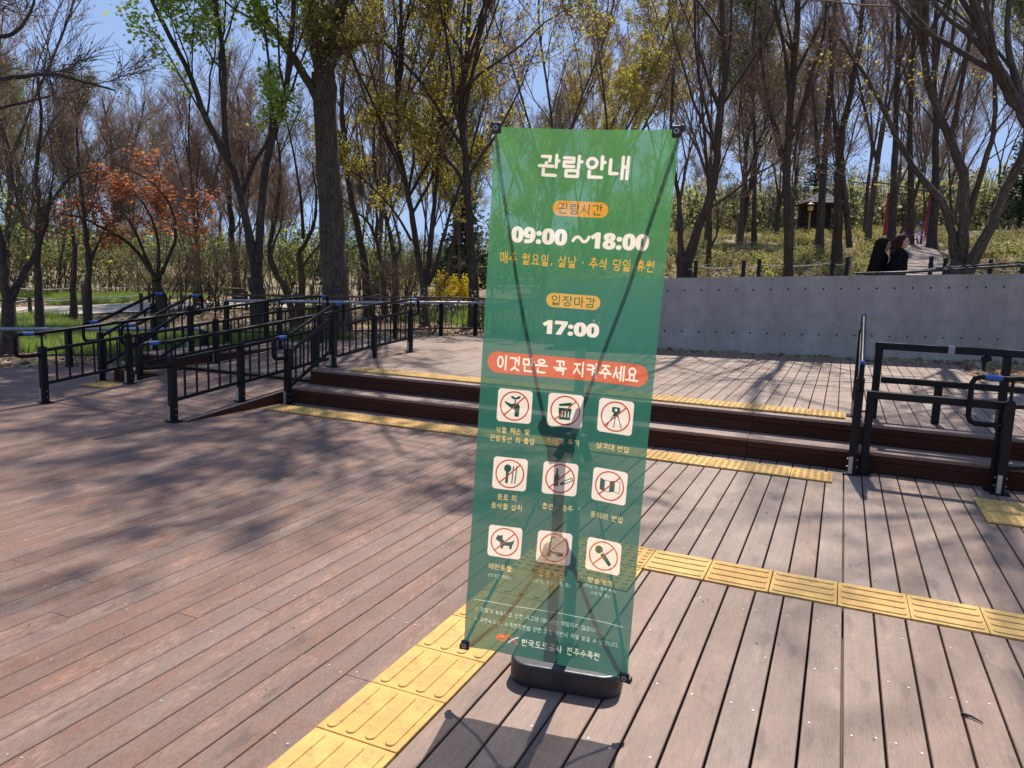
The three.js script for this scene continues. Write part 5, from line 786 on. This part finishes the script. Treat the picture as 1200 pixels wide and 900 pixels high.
  // conifers: whorled drooping boughs of needle tufts
  const conifer = (label, px, d, h, no, dens = 1) => {
    seed = no; const c = P(px, d), f = V(c.x, groundHeight(c.x, c.z) - 0.1, c.z), t = thing('conifer', label, 'tree', 'dark evergreens at the back of the woodland'), w = new Tubes(), n = new Leaves(); t.position.copy(f);
    w.add([V(0, 0, 0), V(0.05, h * 0.35, 0.03), V(-0.04, h * 0.7, 0), V(0, h, 0)], [h * 0.02, h * 0.016, h * 0.009, 0.01], 8);
    for (let y = h * 0.16; y < h * 0.98; y += h * 0.032) for (let k = 0; k < 6; k++) { const a = rr(0, 6.28), L = (h - y) * 0.34 * rr(0.6, 1.1) + 0.25, p = [V(0, y, 0), V(Math.cos(a) * L * 0.5, y + L * 0.12, Math.sin(a) * L * 0.5), V(Math.cos(a) * L, y - L * 0.05, Math.sin(a) * L)]; w.add(p, [0.03, 0.018, 0.006], 4); const m = Math.round(L * 26 * dens); for (let i = 0; i < m; i++) { const u = Math.sqrt(rnd()), e = p[0].clone().lerp(p[2], u), sw = 0.28 * L * (0.3 + u * 0.6); n.leaf(e.x + rr(-sw, sw), e.y + rr(-0.22, 0.1), e.z + rr(-sw, sw), rr(0.14, 0.3), C.pine[Math.floor(rnd() * 3)], 0.3, 2.6); } }
    part(t, 'trunk', w.geo(), barks.dark); part(t, 'foliage', n.geo(), leafMat); return t;
  };
  conifer('dark evergreen conifer behind the pavilion roof', 945, 62, 9, 502, 0.6); conifer('broad dark conifer behind the spreading tree by the path', 1185, 46, 5, 504, 0.5); conifer('dark low evergreen behind the dark forked tree beside the banner', 545, 34, 5, 507); conifer('small pointed conifer on the skyline above the copper maple', 205, 75, 9, 508);
}
// clipped hedge: a mounded thing of leaves on twigs
function hedge(label, px0, px1, d, h, cols, no) {
  seed = no; const a = at(px0, 335, d), b = at(px1, 335, d + 2), t = thing('clipped_hedge', label, 'hedge'), L = new Leaves(), W = new Tubes(), f = a.clone().lerp(b, 0.5); f.y = groundHeight(f.x, f.z); t.position.copy(f);
  const len = a.distanceTo(b), u = b.clone().sub(a).setY(0).normalize(), n = V(-u.z, 0, u.x);
  for (let i = 0; i < len * 750; i++) { const s = rr(-0.5, 0.5), w = rr(-1, 1), prof = Math.sqrt(Math.max(0, 1 - w * w)) * (0.75 + 0.35 * vnoise(s * len * 0.8 + no, 3)), y = h * prof * Math.pow(rnd(), 0.35); const x = u.x * s * len + n.x * w * 1.1, z = u.z * s * len + n.z * w * 1.1; L.leaf(x, y + groundHeight(f.x + x, f.z + z) - f.y, z, rr(0.05, 0.12), cols[Math.floor(rnd() * cols.length)], 0.2, 1.6); }
  for (let i = 0; i < len * 22; i++) { const s = rr(-0.5, 0.5), w = rr(-0.7, 0.7), x = u.x * s * len + n.x * w, z = u.z * s * len + n.z * w, y0 = groundHeight(f.x + x, f.z + z) - f.y; W.add([V(x, y0 - 0.05, z), V(x + rr(-0.2, 0.2), y0 + h * 0.4, z + rr(-0.2, 0.2)), V(x + rr(-0.4, 0.4), y0 + h * 0.8 * Math.sqrt(1 - w * w), z + rr(-0.4, 0.4))], [0.014, 0.009, 0.005], 4); }
  part(t, 'branches', W.geo(), twigMats.brown); part(t, 'foliage', L.geo(), leafMat);
}
hedge('long mounded olive brown hedge beyond the pale path', -60, 160, 27, 1.7, [...C.olive, [0.16, 0.11, 0.055], [0.2, 0.13, 0.07]], 61);
hedge('low brownish hedge beyond the path behind the copper maple', 150, 285, 30, 0.8, [...C.olive, [0.2, 0.13, 0.07]], 62);
// ---------------------------------------------------------------- undergrowth, grass and litter
function scatter(name, label, cat, geo, mat, n, place) { const im = new THREE.InstancedMesh(geo, mat, n), m = new THREE.Matrix4(), q = new THREE.Quaternion(), e = new THREE.Euler(), s = V(1, 1, 1), col = new THREE.Color(); for (let i = 0; i < n; i++) { const r = place(i); e.set(r.rx || 0, r.ry ?? rnd() * 6.28, r.rz || 0); m.compose(V(r.x, r.y, r.z), q.setFromEuler(e), s.set(r.s, r.sy ?? r.s, r.s)); im.setMatrixAt(i, m); im.setColorAt(i, col.setRGB(...(r.c ?? [1, 1, 1]))); } im.name = name; im.castShadow = im.receiveShadow = true; im.userData = { kind: 'stuff', label, category: cat }; scene.add(im); return im; }
const plain = new THREE.MeshPhysicalMaterial({ roughness: 0.95, transmission: 0.4, thickness: 0, side: THREE.DoubleSide, specularIntensity: 0.3 });
{
  seed = 314;
  const L = new Leaves(), W = new Tubes(); for (let k = 0; k < 5; k++) { const a = rr(0, 6.28), p = [V(rr(-0.05, 0.05), -0.05, rr(-0.05, 0.05)), V(Math.cos(a) * 0.1, 0.35, Math.sin(a) * 0.1), V(Math.cos(a) * 0.22, 0.75, Math.sin(a) * 0.22)]; W.add(p, [0.008, 0.006, 0.004], 3); for (let i = 0; i < 11; i++) { const q = p[1].clone().lerp(p[2], rr(-0.7, 1)); L.leaf(q.x + rr(-0.12, 0.12), q.y + rr(-0.06, 0.06), q.z + rr(-0.12, 0.12), rr(0.05, 0.1), [0.8, 0.8, 0.8], 0.4, 1.4); } }
  const g1 = L.geo(); const g2 = W.geo(); const cc = new Float32Array(g2.attributes.position.count * 3).fill(0.35); g2.setAttribute('color', new THREE.BufferAttribute(cc, 3)); g2.deleteAttribute('uv');
  const sprig = mergeGeometries([g1, g2]);
  const cols = [[0.55, 0.52, 0.14], [0.44, 0.49, 0.11], [0.58, 0.48, 0.19], [0.40, 0.42, 0.12], [0.48, 0.34, 0.18]];
  scatter('undergrowth', 'knee-high yellow green undergrowth covering the slope above the wall', 'undergrowth', sprig, leafMat, 5600, () => { let x, z, d, s; do { s = rr(-1.5, 20); d = 1.2 + Math.pow(rnd(), 1.35) * 42; x = WA.x + WD.x * s + WN.x * d; z = WA.z + WD.z * s + WN.z * d; } while (onPath(x, z, 0.9) || vnoise(x * 0.6, z * 0.6) < 0.4); return { x, y: groundHeight(x, z), z, s: rr(0.3, 0.72) * (0.9 + 0.7 * vnoise(x * 0.3 + 9, z * 0.3)), sy: rr(0.22, 0.5), c: cols[Math.floor(rnd() * 5)] }; });
  const tc = [[0.42, 0.40, 0.17], [0.46, 0.48, 0.18], [0.40, 0.33, 0.21], [0.34, 0.40, 0.14], [0.48, 0.42, 0.25]];
  scatter('distant_thicket', 'far-off mass of olive and brown thicket closing the woodland', 'thicket', sprig, leafMat, 3000, () => { const px = rr(-150, 1350), d = 50 + 45 * rnd(), p = at(px, 330, d), s = rr(2.0, 4.0) * (px < 570 ? 0.62 : 1); return { x: p.x, y: groundHeight(p.x, p.z) + (rnd() < 0.4 ? rr(0.3, 1.6) : 0), z: p.z, s, c: tc[Math.floor(rnd() * 5)] }; });
  const blade = new Leaves(); for (let i = 0; i < 14; i++) { const k = blade.p.length / 3, a = rr(0, 6.28), r = rr(0, 0.09), x = Math.cos(a) * r, z = Math.sin(a) * r, h = rr(0.07, 0.2), lx = rr(-0.06, 0.06), lz = rr(-0.06, 0.06), w = 0.006; blade.p.push(x - w, 0, z, x + w, 0, z, x + lx, h, z + lz); for (let q = 0; q < 3; q++) { blade.n.push(0, 0.6, 0.8); blade.c.push(0.9, 0.9, 0.9); } blade.ix.push(k, k + 1, k + 2); }
  const gc = [[0.20, 0.33, 0.05], [0.26, 0.38, 0.07], [0.16, 0.25, 0.05], [0.32, 0.34, 0.10]];
  scatter('grass', 'patchy bright green spring grass on the lawn beyond the railings', 'grass', blade.geo(), leafMat, 26000, () => { let x, z, p; do { const px = rr(-60, 640), d = 11.5 + Math.pow(rnd(), 0.9) * 16; p = at(px, 340, d); x = p.x; z = p.z; } while (inside(x, z, deckEdge) || onFarPath(x, z) || fbm(x * 0.22 + 5, z * 0.22, 3) < (x > -14 ? 0.56 : 0.43)); return { x, y: groundHeight(x, z) - 0.01, z, s: rr(0.7, 1.5), c: gc[Math.floor(rnd() * 4)] }; });
  const dry = new THREE.PlaneGeometry(0.09, 0.055, 2, 1); dry.rotateX(-Math.PI / 2); { const p = dry.attributes.position; for (let i = 0; i < p.count; i++) p.setY(i, Math.abs(p.getX(i)) * 0.35); dry.computeVertexNormals(); }
  const lc = [[0.34, 0.23, 0.14], [0.45, 0.33, 0.22], [0.26, 0.17, 0.10], [0.52, 0.42, 0.31], [0.38, 0.22, 0.12]];
  scatter('leaf_litter', 'dry brown fallen leaves scattered over the woodland floor', 'leaf litter', dry, plain, 30000, () => { let x, z, p; do { const px = rr(-60, 1260), d = 11 + Math.pow(rnd(), 1.2) * 22; p = at(px, 340, d); x = p.x; z = p.z; } while ((inside(x, z, deckEdge) && !(x > 1.8 && z < -11.3 && z > -13.4)) || onFarPath(x, z)); const deckBed = inside(x, z, deckEdge); return { x, y: (deckBed ? UP - 0.02 : groundHeight(x, z)) + 0.012, z, s: rr(0.6, 1.3), rx: rr(-0.4, 0.4), rz: rr(-0.4, 0.4), c: lc[Math.floor(rnd() * 5)] }; });
}

// ---------------------------------------------------------------- pavilion, posts, lamp
{
  const q = at(957, 290, 48), y = groundHeight(q.x, q.z), t = thing('pavilion', 'small dark timber pavilion with grey pyramid roof among the trees', 'pavilion'); t.position.set(q.x, y, q.z); t.rotation.y = 0.35; t.scale.setScalar(0.66);
  const roofM = std({ color: lin(0.20, 0.20, 0.205), roughness: 0.8 }), dk = std({ color: lin(0.035, 0.022, 0.016), roughness: 0.8 });
  const g = new THREE.ConeGeometry(2.5, 1.15, 4, 1); g.rotateY(Math.PI / 4); g.translate(0, 3.05, 0); const roof = part(t, 'roof', g, roofM); part(roof, 'finial', rodGeo(V(0, 3.5, 0), V(0, 3.85, 0), 0.09, 8), roofM); part(roof, 'eaves', boxAt(3.5, 0.12, 3.5, 0, 2.44, 0, 0.03), dk);
  for (let s = 0; s < 4; s++) for (let k = 0; k < 7; k++) { const a = s * Math.PI / 2, w = 1.72 - k * 0.235, yy = 2.56 + k * 0.15, h = new THREE.BoxGeometry(2 * w, 0.03, 0.06); h.translate(0, yy, w + 0.02); h.rotateY(a); part(roof, 'tile_course', h, roofM); }
  for (const [x, z] of [[-1.35, -1.35], [1.35, -1.35], [-1.35, 1.35], [1.35, 1.35]]) part(t, 'column', rodGeo(V(x, 0, z), V(x, 2.4, z), 0.09, 10), dk);
  part(t, 'floor', boxAt(3.1, 0.3, 3.1, 0, 0.3, 0, 0.02), dk); for (let k = 0; k < 3; k++) part(t, 'rail', [boxAt(2.6, 0.06, 0.06, k === 0 ? 0 : 0, 0.95, k === 0 ? -1.35 : 1.35), boxAt(0.06, 0.06, 2.6, k === 1 ? -1.35 : 1.35, 0.951, 0)][k === 2 ? 1 : k], dk);
  part(t, 'back_wall', boxAt(2.5, 1.9, 0.06, 0, 1.4, -1.3), dk);
  const l = thing('garden_lamp', 'slim garden lamp with round pale globe in front of the pavilion', 'lamp'), p = at(946, 290, 36), ly = groundHeight(p.x, p.z); l.position.set(p.x, ly, p.z);
  part(l, 'pole', rodGeo(V(0, 0, 0), V(0, at(946, 249, 36).y - ly, 0), 0.035, 8), std({ color: lin(0.45, 0.25, 0.06), roughness: 0.6 })); const gl = new THREE.SphereGeometry(0.12, 16, 12); gl.translate(0, at(946, 244, 36).y - ly, 0); part(l, 'globe', gl, std({ color: lin(0.6, 0.36, 0.16), roughness: 0.5 }));
  part(l, 'cap', (() => { const c = new THREE.ConeGeometry(0.16, 0.1, 10); c.translate(0, at(946, 238, 36).y - ly, 0); return c; })(), std({ color: lin(0.2, 0.12, 0.04), roughness: 0.6 }));
  const red = std({ color: lin(0.34, 0.02, 0.022), roughness: 0.6 });
  for (const [px, top, d, r, lab] of [[1038, 230, 33, 0.085, 'bright red round post leaning slightly between the trunks'], [1086, 228, 36, 0.07, 'dark red round post behind the near-black trunk']]) { const f = at(px, 268, d), gy = groundHeight(f.x, f.z), o = thing('red_post', lab, 'post'); o.position.set(f.x, gy, f.z); const H = at(px, top, d).y - gy; part(o, 'shaft', rodGeo(V(0, -0.1, 0), V(0.03, H, 0), r, 12), red); part(o, 'foot', boxAt(r * 3, 0.22, r * 3, 0, 0.08, 0, 0.02), M.concrete); part(o, 'cap', rodGeo(V(0.03, H, 0), V(0.031, H + 0.12, 0), r * 1.15, 12), red); }
  seed = 5; const z = at(1077, 262, 30); bush('azalea_bush', 'small bush in purple flower beside the near-black trunk', 'bush', z.x, z.z, { h: 0.6, stems: 9, fan: 0.8, foot: 1.5, n: [4, 3], depth: 2, petal: true, leaf: { col: [[0.4, 0.2, 0.5], [0.5, 0.28, 0.6]], size: 0.07, per: 5, from: 1, jit: 0.09 } });
}
// ---------------------------------------------------------------- two people walking behind the wall
function sdf(fn, cx, cy, cz, half, res, maxPoly = 90000) {
  const mc = new MarchingCubes(res, M.black, false, false, maxPoly), f = mc.field, hs = res / 2;
  for (let k = 0; k < res; k++) for (let j = 0; j < res; j++) for (let i = 0; i < res; i++) f[i + j * res + k * res * res] = -fn(cx + ((i - hs) / hs) * half, cy + ((j - hs) / hs) * half, cz + ((k - hs) / hs) * half) / half;
  mc.isolation = 0; mc.update(); const n = mc.count, p = new Float32Array(n * 3), q = new Float32Array(n * 3), pa = mc.positionArray, na = mc.normalArray;
  for (let i = 0; i < n; i++) { p[3 * i] = cx + pa[3 * i] * half; p[3 * i + 1] = cy + pa[3 * i + 1] * half; p[3 * i + 2] = cz + pa[3 * i + 2] * half; const l = Math.hypot(na[3 * i], na[3 * i + 1], na[3 * i + 2]) || 1; for (let c = 0; c < 3; c++) q[3 * i + c] = na[3 * i + c] / l; }
  const g = new THREE.BufferGeometry(); g.setAttribute('position', new THREE.BufferAttribute(p, 3)); g.setAttribute('normal', new THREE.BufferAttribute(q, 3)); return g;
}
const cap = (x, y, z, a, b, ra, rb) => { const dx = b[0] - a[0], dy = b[1] - a[1], dz = b[2] - a[2]; let t = ((x - a[0]) * dx + (y - a[1]) * dy + (z - a[2]) * dz) / (dx * dx + dy * dy + dz * dz); t = t < 0 ? 0 : t > 1 ? 1 : t; return Math.hypot(x - a[0] - dx * t, y - a[1] - dy * t, z - a[2] - dz * t) - (ra + (rb - ra) * t); };
const ell = (x, y, z, c, r) => { const k = Math.hypot((x - c[0]) / r[0], (y - c[1]) / r[1], (z - c[2]) / r[2]); return (k - 1) * Math.min(...r); };
const sm = (a, b, k) => { const h = Math.max(0, Math.min(1, 0.5 + (0.5 * (b - a)) / k)); return b + (a - b) * h - k * h * (1 - h); };
const chain = (caps, k) => (x, y, z) => { let d = 1e3; for (const c of caps) d = d > 900 ? cap(x, y, z, ...c) : sm(d, cap(x, y, z, ...c), k); return d; };
function walker(label, px, dist, o) { // faces local +x
  const q = at(px, 320, dist), t = thing('person', label, 'person', null); t.position.set(q.x, groundHeight(q.x, q.z) + 0.0, q.z); t.rotation.y = o.turn; t.rotation.z = o.lean ?? 0; t.scale.setScalar(o.s);
  const st = o.stride, skin = std({ color: lin(0.5, 0.29, 0.2), roughness: 0.6 });
  const legs = [[[0, 0.9, -0.085], [0.12 * st, 0.48, -0.085], 0.085, 0.058], [[0.12 * st, 0.48, -0.085], [-0.06 * st, 0.09, -0.085], 0.058, 0.04], [[0, 0.9, 0.085], [0.14 * -st * 0.4, 0.49, 0.085], 0.085, 0.058], [[-0.056 * st, 0.49, 0.085], [-0.3 * st, 0.14, 0.085], 0.058, 0.04]];
  const arms = [-1, 1].flatMap((s) => [[[0, 1.3, 0.165 * s], [-0.05 * s * st, 1.05, 0.205 * s], 0.052, 0.042], [[-0.05 * s * st, 1.05, 0.205 * s], [0.1 + 0.02 * s, 0.86, 0.185 * s], 0.042, 0.032]]);
  const torso = [[[0, 0.92, 0], [0.0, 1.08, 0], 0.135, 0.115], [[0, 1.08, 0], [0.01, 1.24, 0], 0.115, 0.125], [[0, 1.29, -0.14], [0, 1.29, 0.14], 0.06, 0.06], [[0, 1.3, 0], [0.02, 1.44, 0], 0.055, 0.047]];
  const bodyF = chain([...torso, ...arms, ...legs, [[-0.06 * st, 0.06, -0.085], [0.1, 0.035, -0.085], 0.04, 0.03], [[-0.3 * st, 0.1, 0.085], [-0.17 * st, 0.04, 0.085], 0.038, 0.03]], 0.03);
  const H = [0.035, 1.525, 0], headF = (x, y, z) => { let d = sm(ell(x, y, z, H, [0.092, 0.112, 0.076]), ell(x, y, z, [0.06, 1.475, 0], [0.06, 0.06, 0.055]), 0.03); d = sm(d, cap(x, y, z, [0.118, 1.535, 0], [0.138, 1.505, 0], 0.009, 0.013), 0.014); d = sm(d, cap(x, y, z, [0.116, 1.468, -0.016], [0.116, 1.468, 0.016], 0.009, 0.009), 0.012); for (const s of [-1, 1]) { d = sm(d, ell(x, y, z, [0.025, 1.52, 0.078 * s], [0.02, 0.032, 0.01]), 0.008); d = Math.max(d, -ell(x, y, z, [0.122, 1.532, 0.031 * s], [0.014, 0.012, 0.016])); } return sm(d, cap(x, y, z, [0.01, 1.36, 0], [0.02, 1.47, 0], 0.05, 0.048), 0.03); };
  const hand = (s) => { const w = [0.1 + 0.02 * s, 0.86, 0.185 * s], c = [[w, [w[0] + 0.02, w[1] - 0.075, w[2]], 0.026, 0.03]]; [-0.024, -0.008, 0.008, 0.023].forEach((o2, i) => { const L = [0.062, 0.072, 0.068, 0.052][i], a = [w[0] + 0.022 + o2 * 0.9, w[1] - 0.085, w[2]], m = [a[0] + 0.012, a[1] - L * 0.6, a[2] - 0.004 * s], e = [m[0] - 0.004, m[1] - L * 0.45, m[2] - 0.016 * s]; c.push([a, m, 0.0088, 0.0082], [m, e, 0.0082, 0.007]); }); c.push([[w[0] + 0.03, w[1] - 0.03, w[2] - 0.01 * s], [w[0] + 0.058, w[1] - 0.07, w[2] - 0.022 * s], 0.0115, 0.009], [[w[0] + 0.058, w[1] - 0.07, w[2] - 0.022 * s], [w[0] + 0.056, w[1] - 0.098, w[2] - 0.03 * s], 0.009, 0.0075]); return [chain(c, 0.006), w]; };
  const gs = [sdf(bodyF, 0, 0.72, 0, 0.76, 84), sdf(headF, 0.03, 1.49, 0, 0.16, 56)]; for (const s of [-1, 1]) { const [f, w] = hand(s); gs.push(sdf(f, w[0] + 0.02, w[1] - 0.08, w[2], 0.12, 60)); }
  const body = part(t, 'body', mergeGeometries(gs), skin);
  for (const s of [-1, 1]) { const e = new THREE.SphereGeometry(0.009, 8, 6); e.translate(0.116, 1.532, 0.031 * s); part(body, 'eye', e, std({ color: lin(0.02, 0.015, 0.012), roughness: 0.2 })); }
  const coatF = chain([[[0, 0.72, 0], [0, 1.05, 0], 0.185, 0.155], [[0, 1.05, 0], [0.01, 1.25, 0], 0.155, 0.15], [[0, 1.29, -0.15], [0, 1.29, 0.15], 0.082, 0.082], ...arms.map(([a, b, ra, rb]) => [a, b, ra + 0.03, rb + 0.028]), [[-0.02, 1.33, 0], [-0.03, 1.38, 0], 0.085, 0.075]], 0.05);
  const wave = (x, y, z) => coatF(x, y, z) + 0.006 * Math.sin(y * 38 + x * 21) * Math.sin(z * 33 + y * 9);
  part(t, 'coat', sdf(wave, 0, 1.02, 0, 0.52, 72), new THREE.MeshPhysicalMaterial({ color: lin(...o.coat), roughness: 0.95, specularIntensity: 0.15 }));
  part(t, 'trousers', sdf(chain(legs.map(([a, b, ra, rb]) => [a, b, ra + 0.014, rb + 0.016]), 0.03), 0, 0.5, 0, 0.6, 64), std({ color: lin(0.012, 0.012, 0.014), roughness: 0.9 }));
  for (const [a, b] of [[[-0.06 * st, 0.06, -0.085], [0.12, 0.04, -0.085]], [[-0.3 * st, 0.1, 0.085], [-0.15 * st, 0.04, 0.085]]]) part(t, 'shoe', sdf(chain([[a, b, 0.05, 0.042]], 0.01), (a[0] + b[0]) / 2, 0.07, a[2], 0.2, 30), M.rubber);
  const hairF = (x, y, z) => { let d = ell(x, y, z, [0.012, 1.552, 0], [0.112, 0.112, 0.098]); d = sm(d, cap(x, y, z, [-0.055, 1.52, 0], [-0.085, o.hair, 0.0], 0.088, 0.075), 0.06); for (const s of [-1, 1]) d = sm(d, cap(x, y, z, [0.01, 1.53, 0.07 * s], [-0.03, o.hair + 0.04, 0.085 * s], 0.034, 0.03), 0.05); d = Math.max(d, -ell(x, y, z, [0.14, 1.49, 0], [0.115, 0.13, 0.13])); return d + 0.005 * Math.sin(y * 60 + z * 45) * Math.sin(x * 55 + y * 24) + 0.003 * Math.sin(z * 190 + y * 22); };
  part(t, 'hair', sdf(hairF, -0.02, 1.42, 0, 0.32, 64), new THREE.MeshPhysicalMaterial({ color: lin(...o.hairC), roughness: 0.8, specularIntensity: 0.3 }));
  return t;
}
walker('person in black coat with long black hair, walking just behind the other', 1019, 15.6, { turn: 0.1, lean: -0.12, s: 0.97, stride: 1, coat: [0.01, 0.01, 0.011], hair: 1.2, hairC: [0.012, 0.009, 0.008] });
walker('person in loose black coat with brown wavy hair, walking in front', 1047, 15.45, { turn: -0.3, lean: -0.05, s: 1.0, stride: -1, coat: [0.009, 0.009, 0.01], hair: 1.3, hairC: [0.035, 0.018, 0.012] });
// ---------------------------------------------------------------- small things on the deck
{
  seed = 12; const x = 0.49, z = -2.82; const t = thing('twig', 'short dark twig lying on the right hand planks', 'twig'); part(t, 'stick', polyTube([V(x, 0.006, z), V(x + 0.03, 0.008, z - 0.012 + 0.02), V(x + 0.06, 0.006, z + 0.03)], [0.006, 0.004, 0.002], 6), M.postBlack);
  const bits = new THREE.InstancedMesh(new THREE.TetrahedronGeometry(0.006), std({ color: lin(0.16, 0.09, 0.05), roughness: 1 }), 90), m = new THREE.Matrix4(), qn = new THREE.Quaternion(); for (let i = 0; i < 90; i++) { qn.setFromEuler(new THREE.Euler(rr(0, 6), rr(0, 6), 0)); m.compose(V(rr(-5, 2.5), 0.004, rr(-6.2, -1.6)), qn, V(rr(0.5, 1.6), 0.4, rr(0.4, 1))); bits.setMatrixAt(i, m); } bits.name = 'leaf_crumbs'; bits.userData = { kind: 'stuff', label: 'tiny brown crumbs of leaf on the planks', category: 'leaf crumbs' }; bits.castShadow = bits.receiveShadow = true; scene.add(bits);
}
renderer.render(scene, camera);
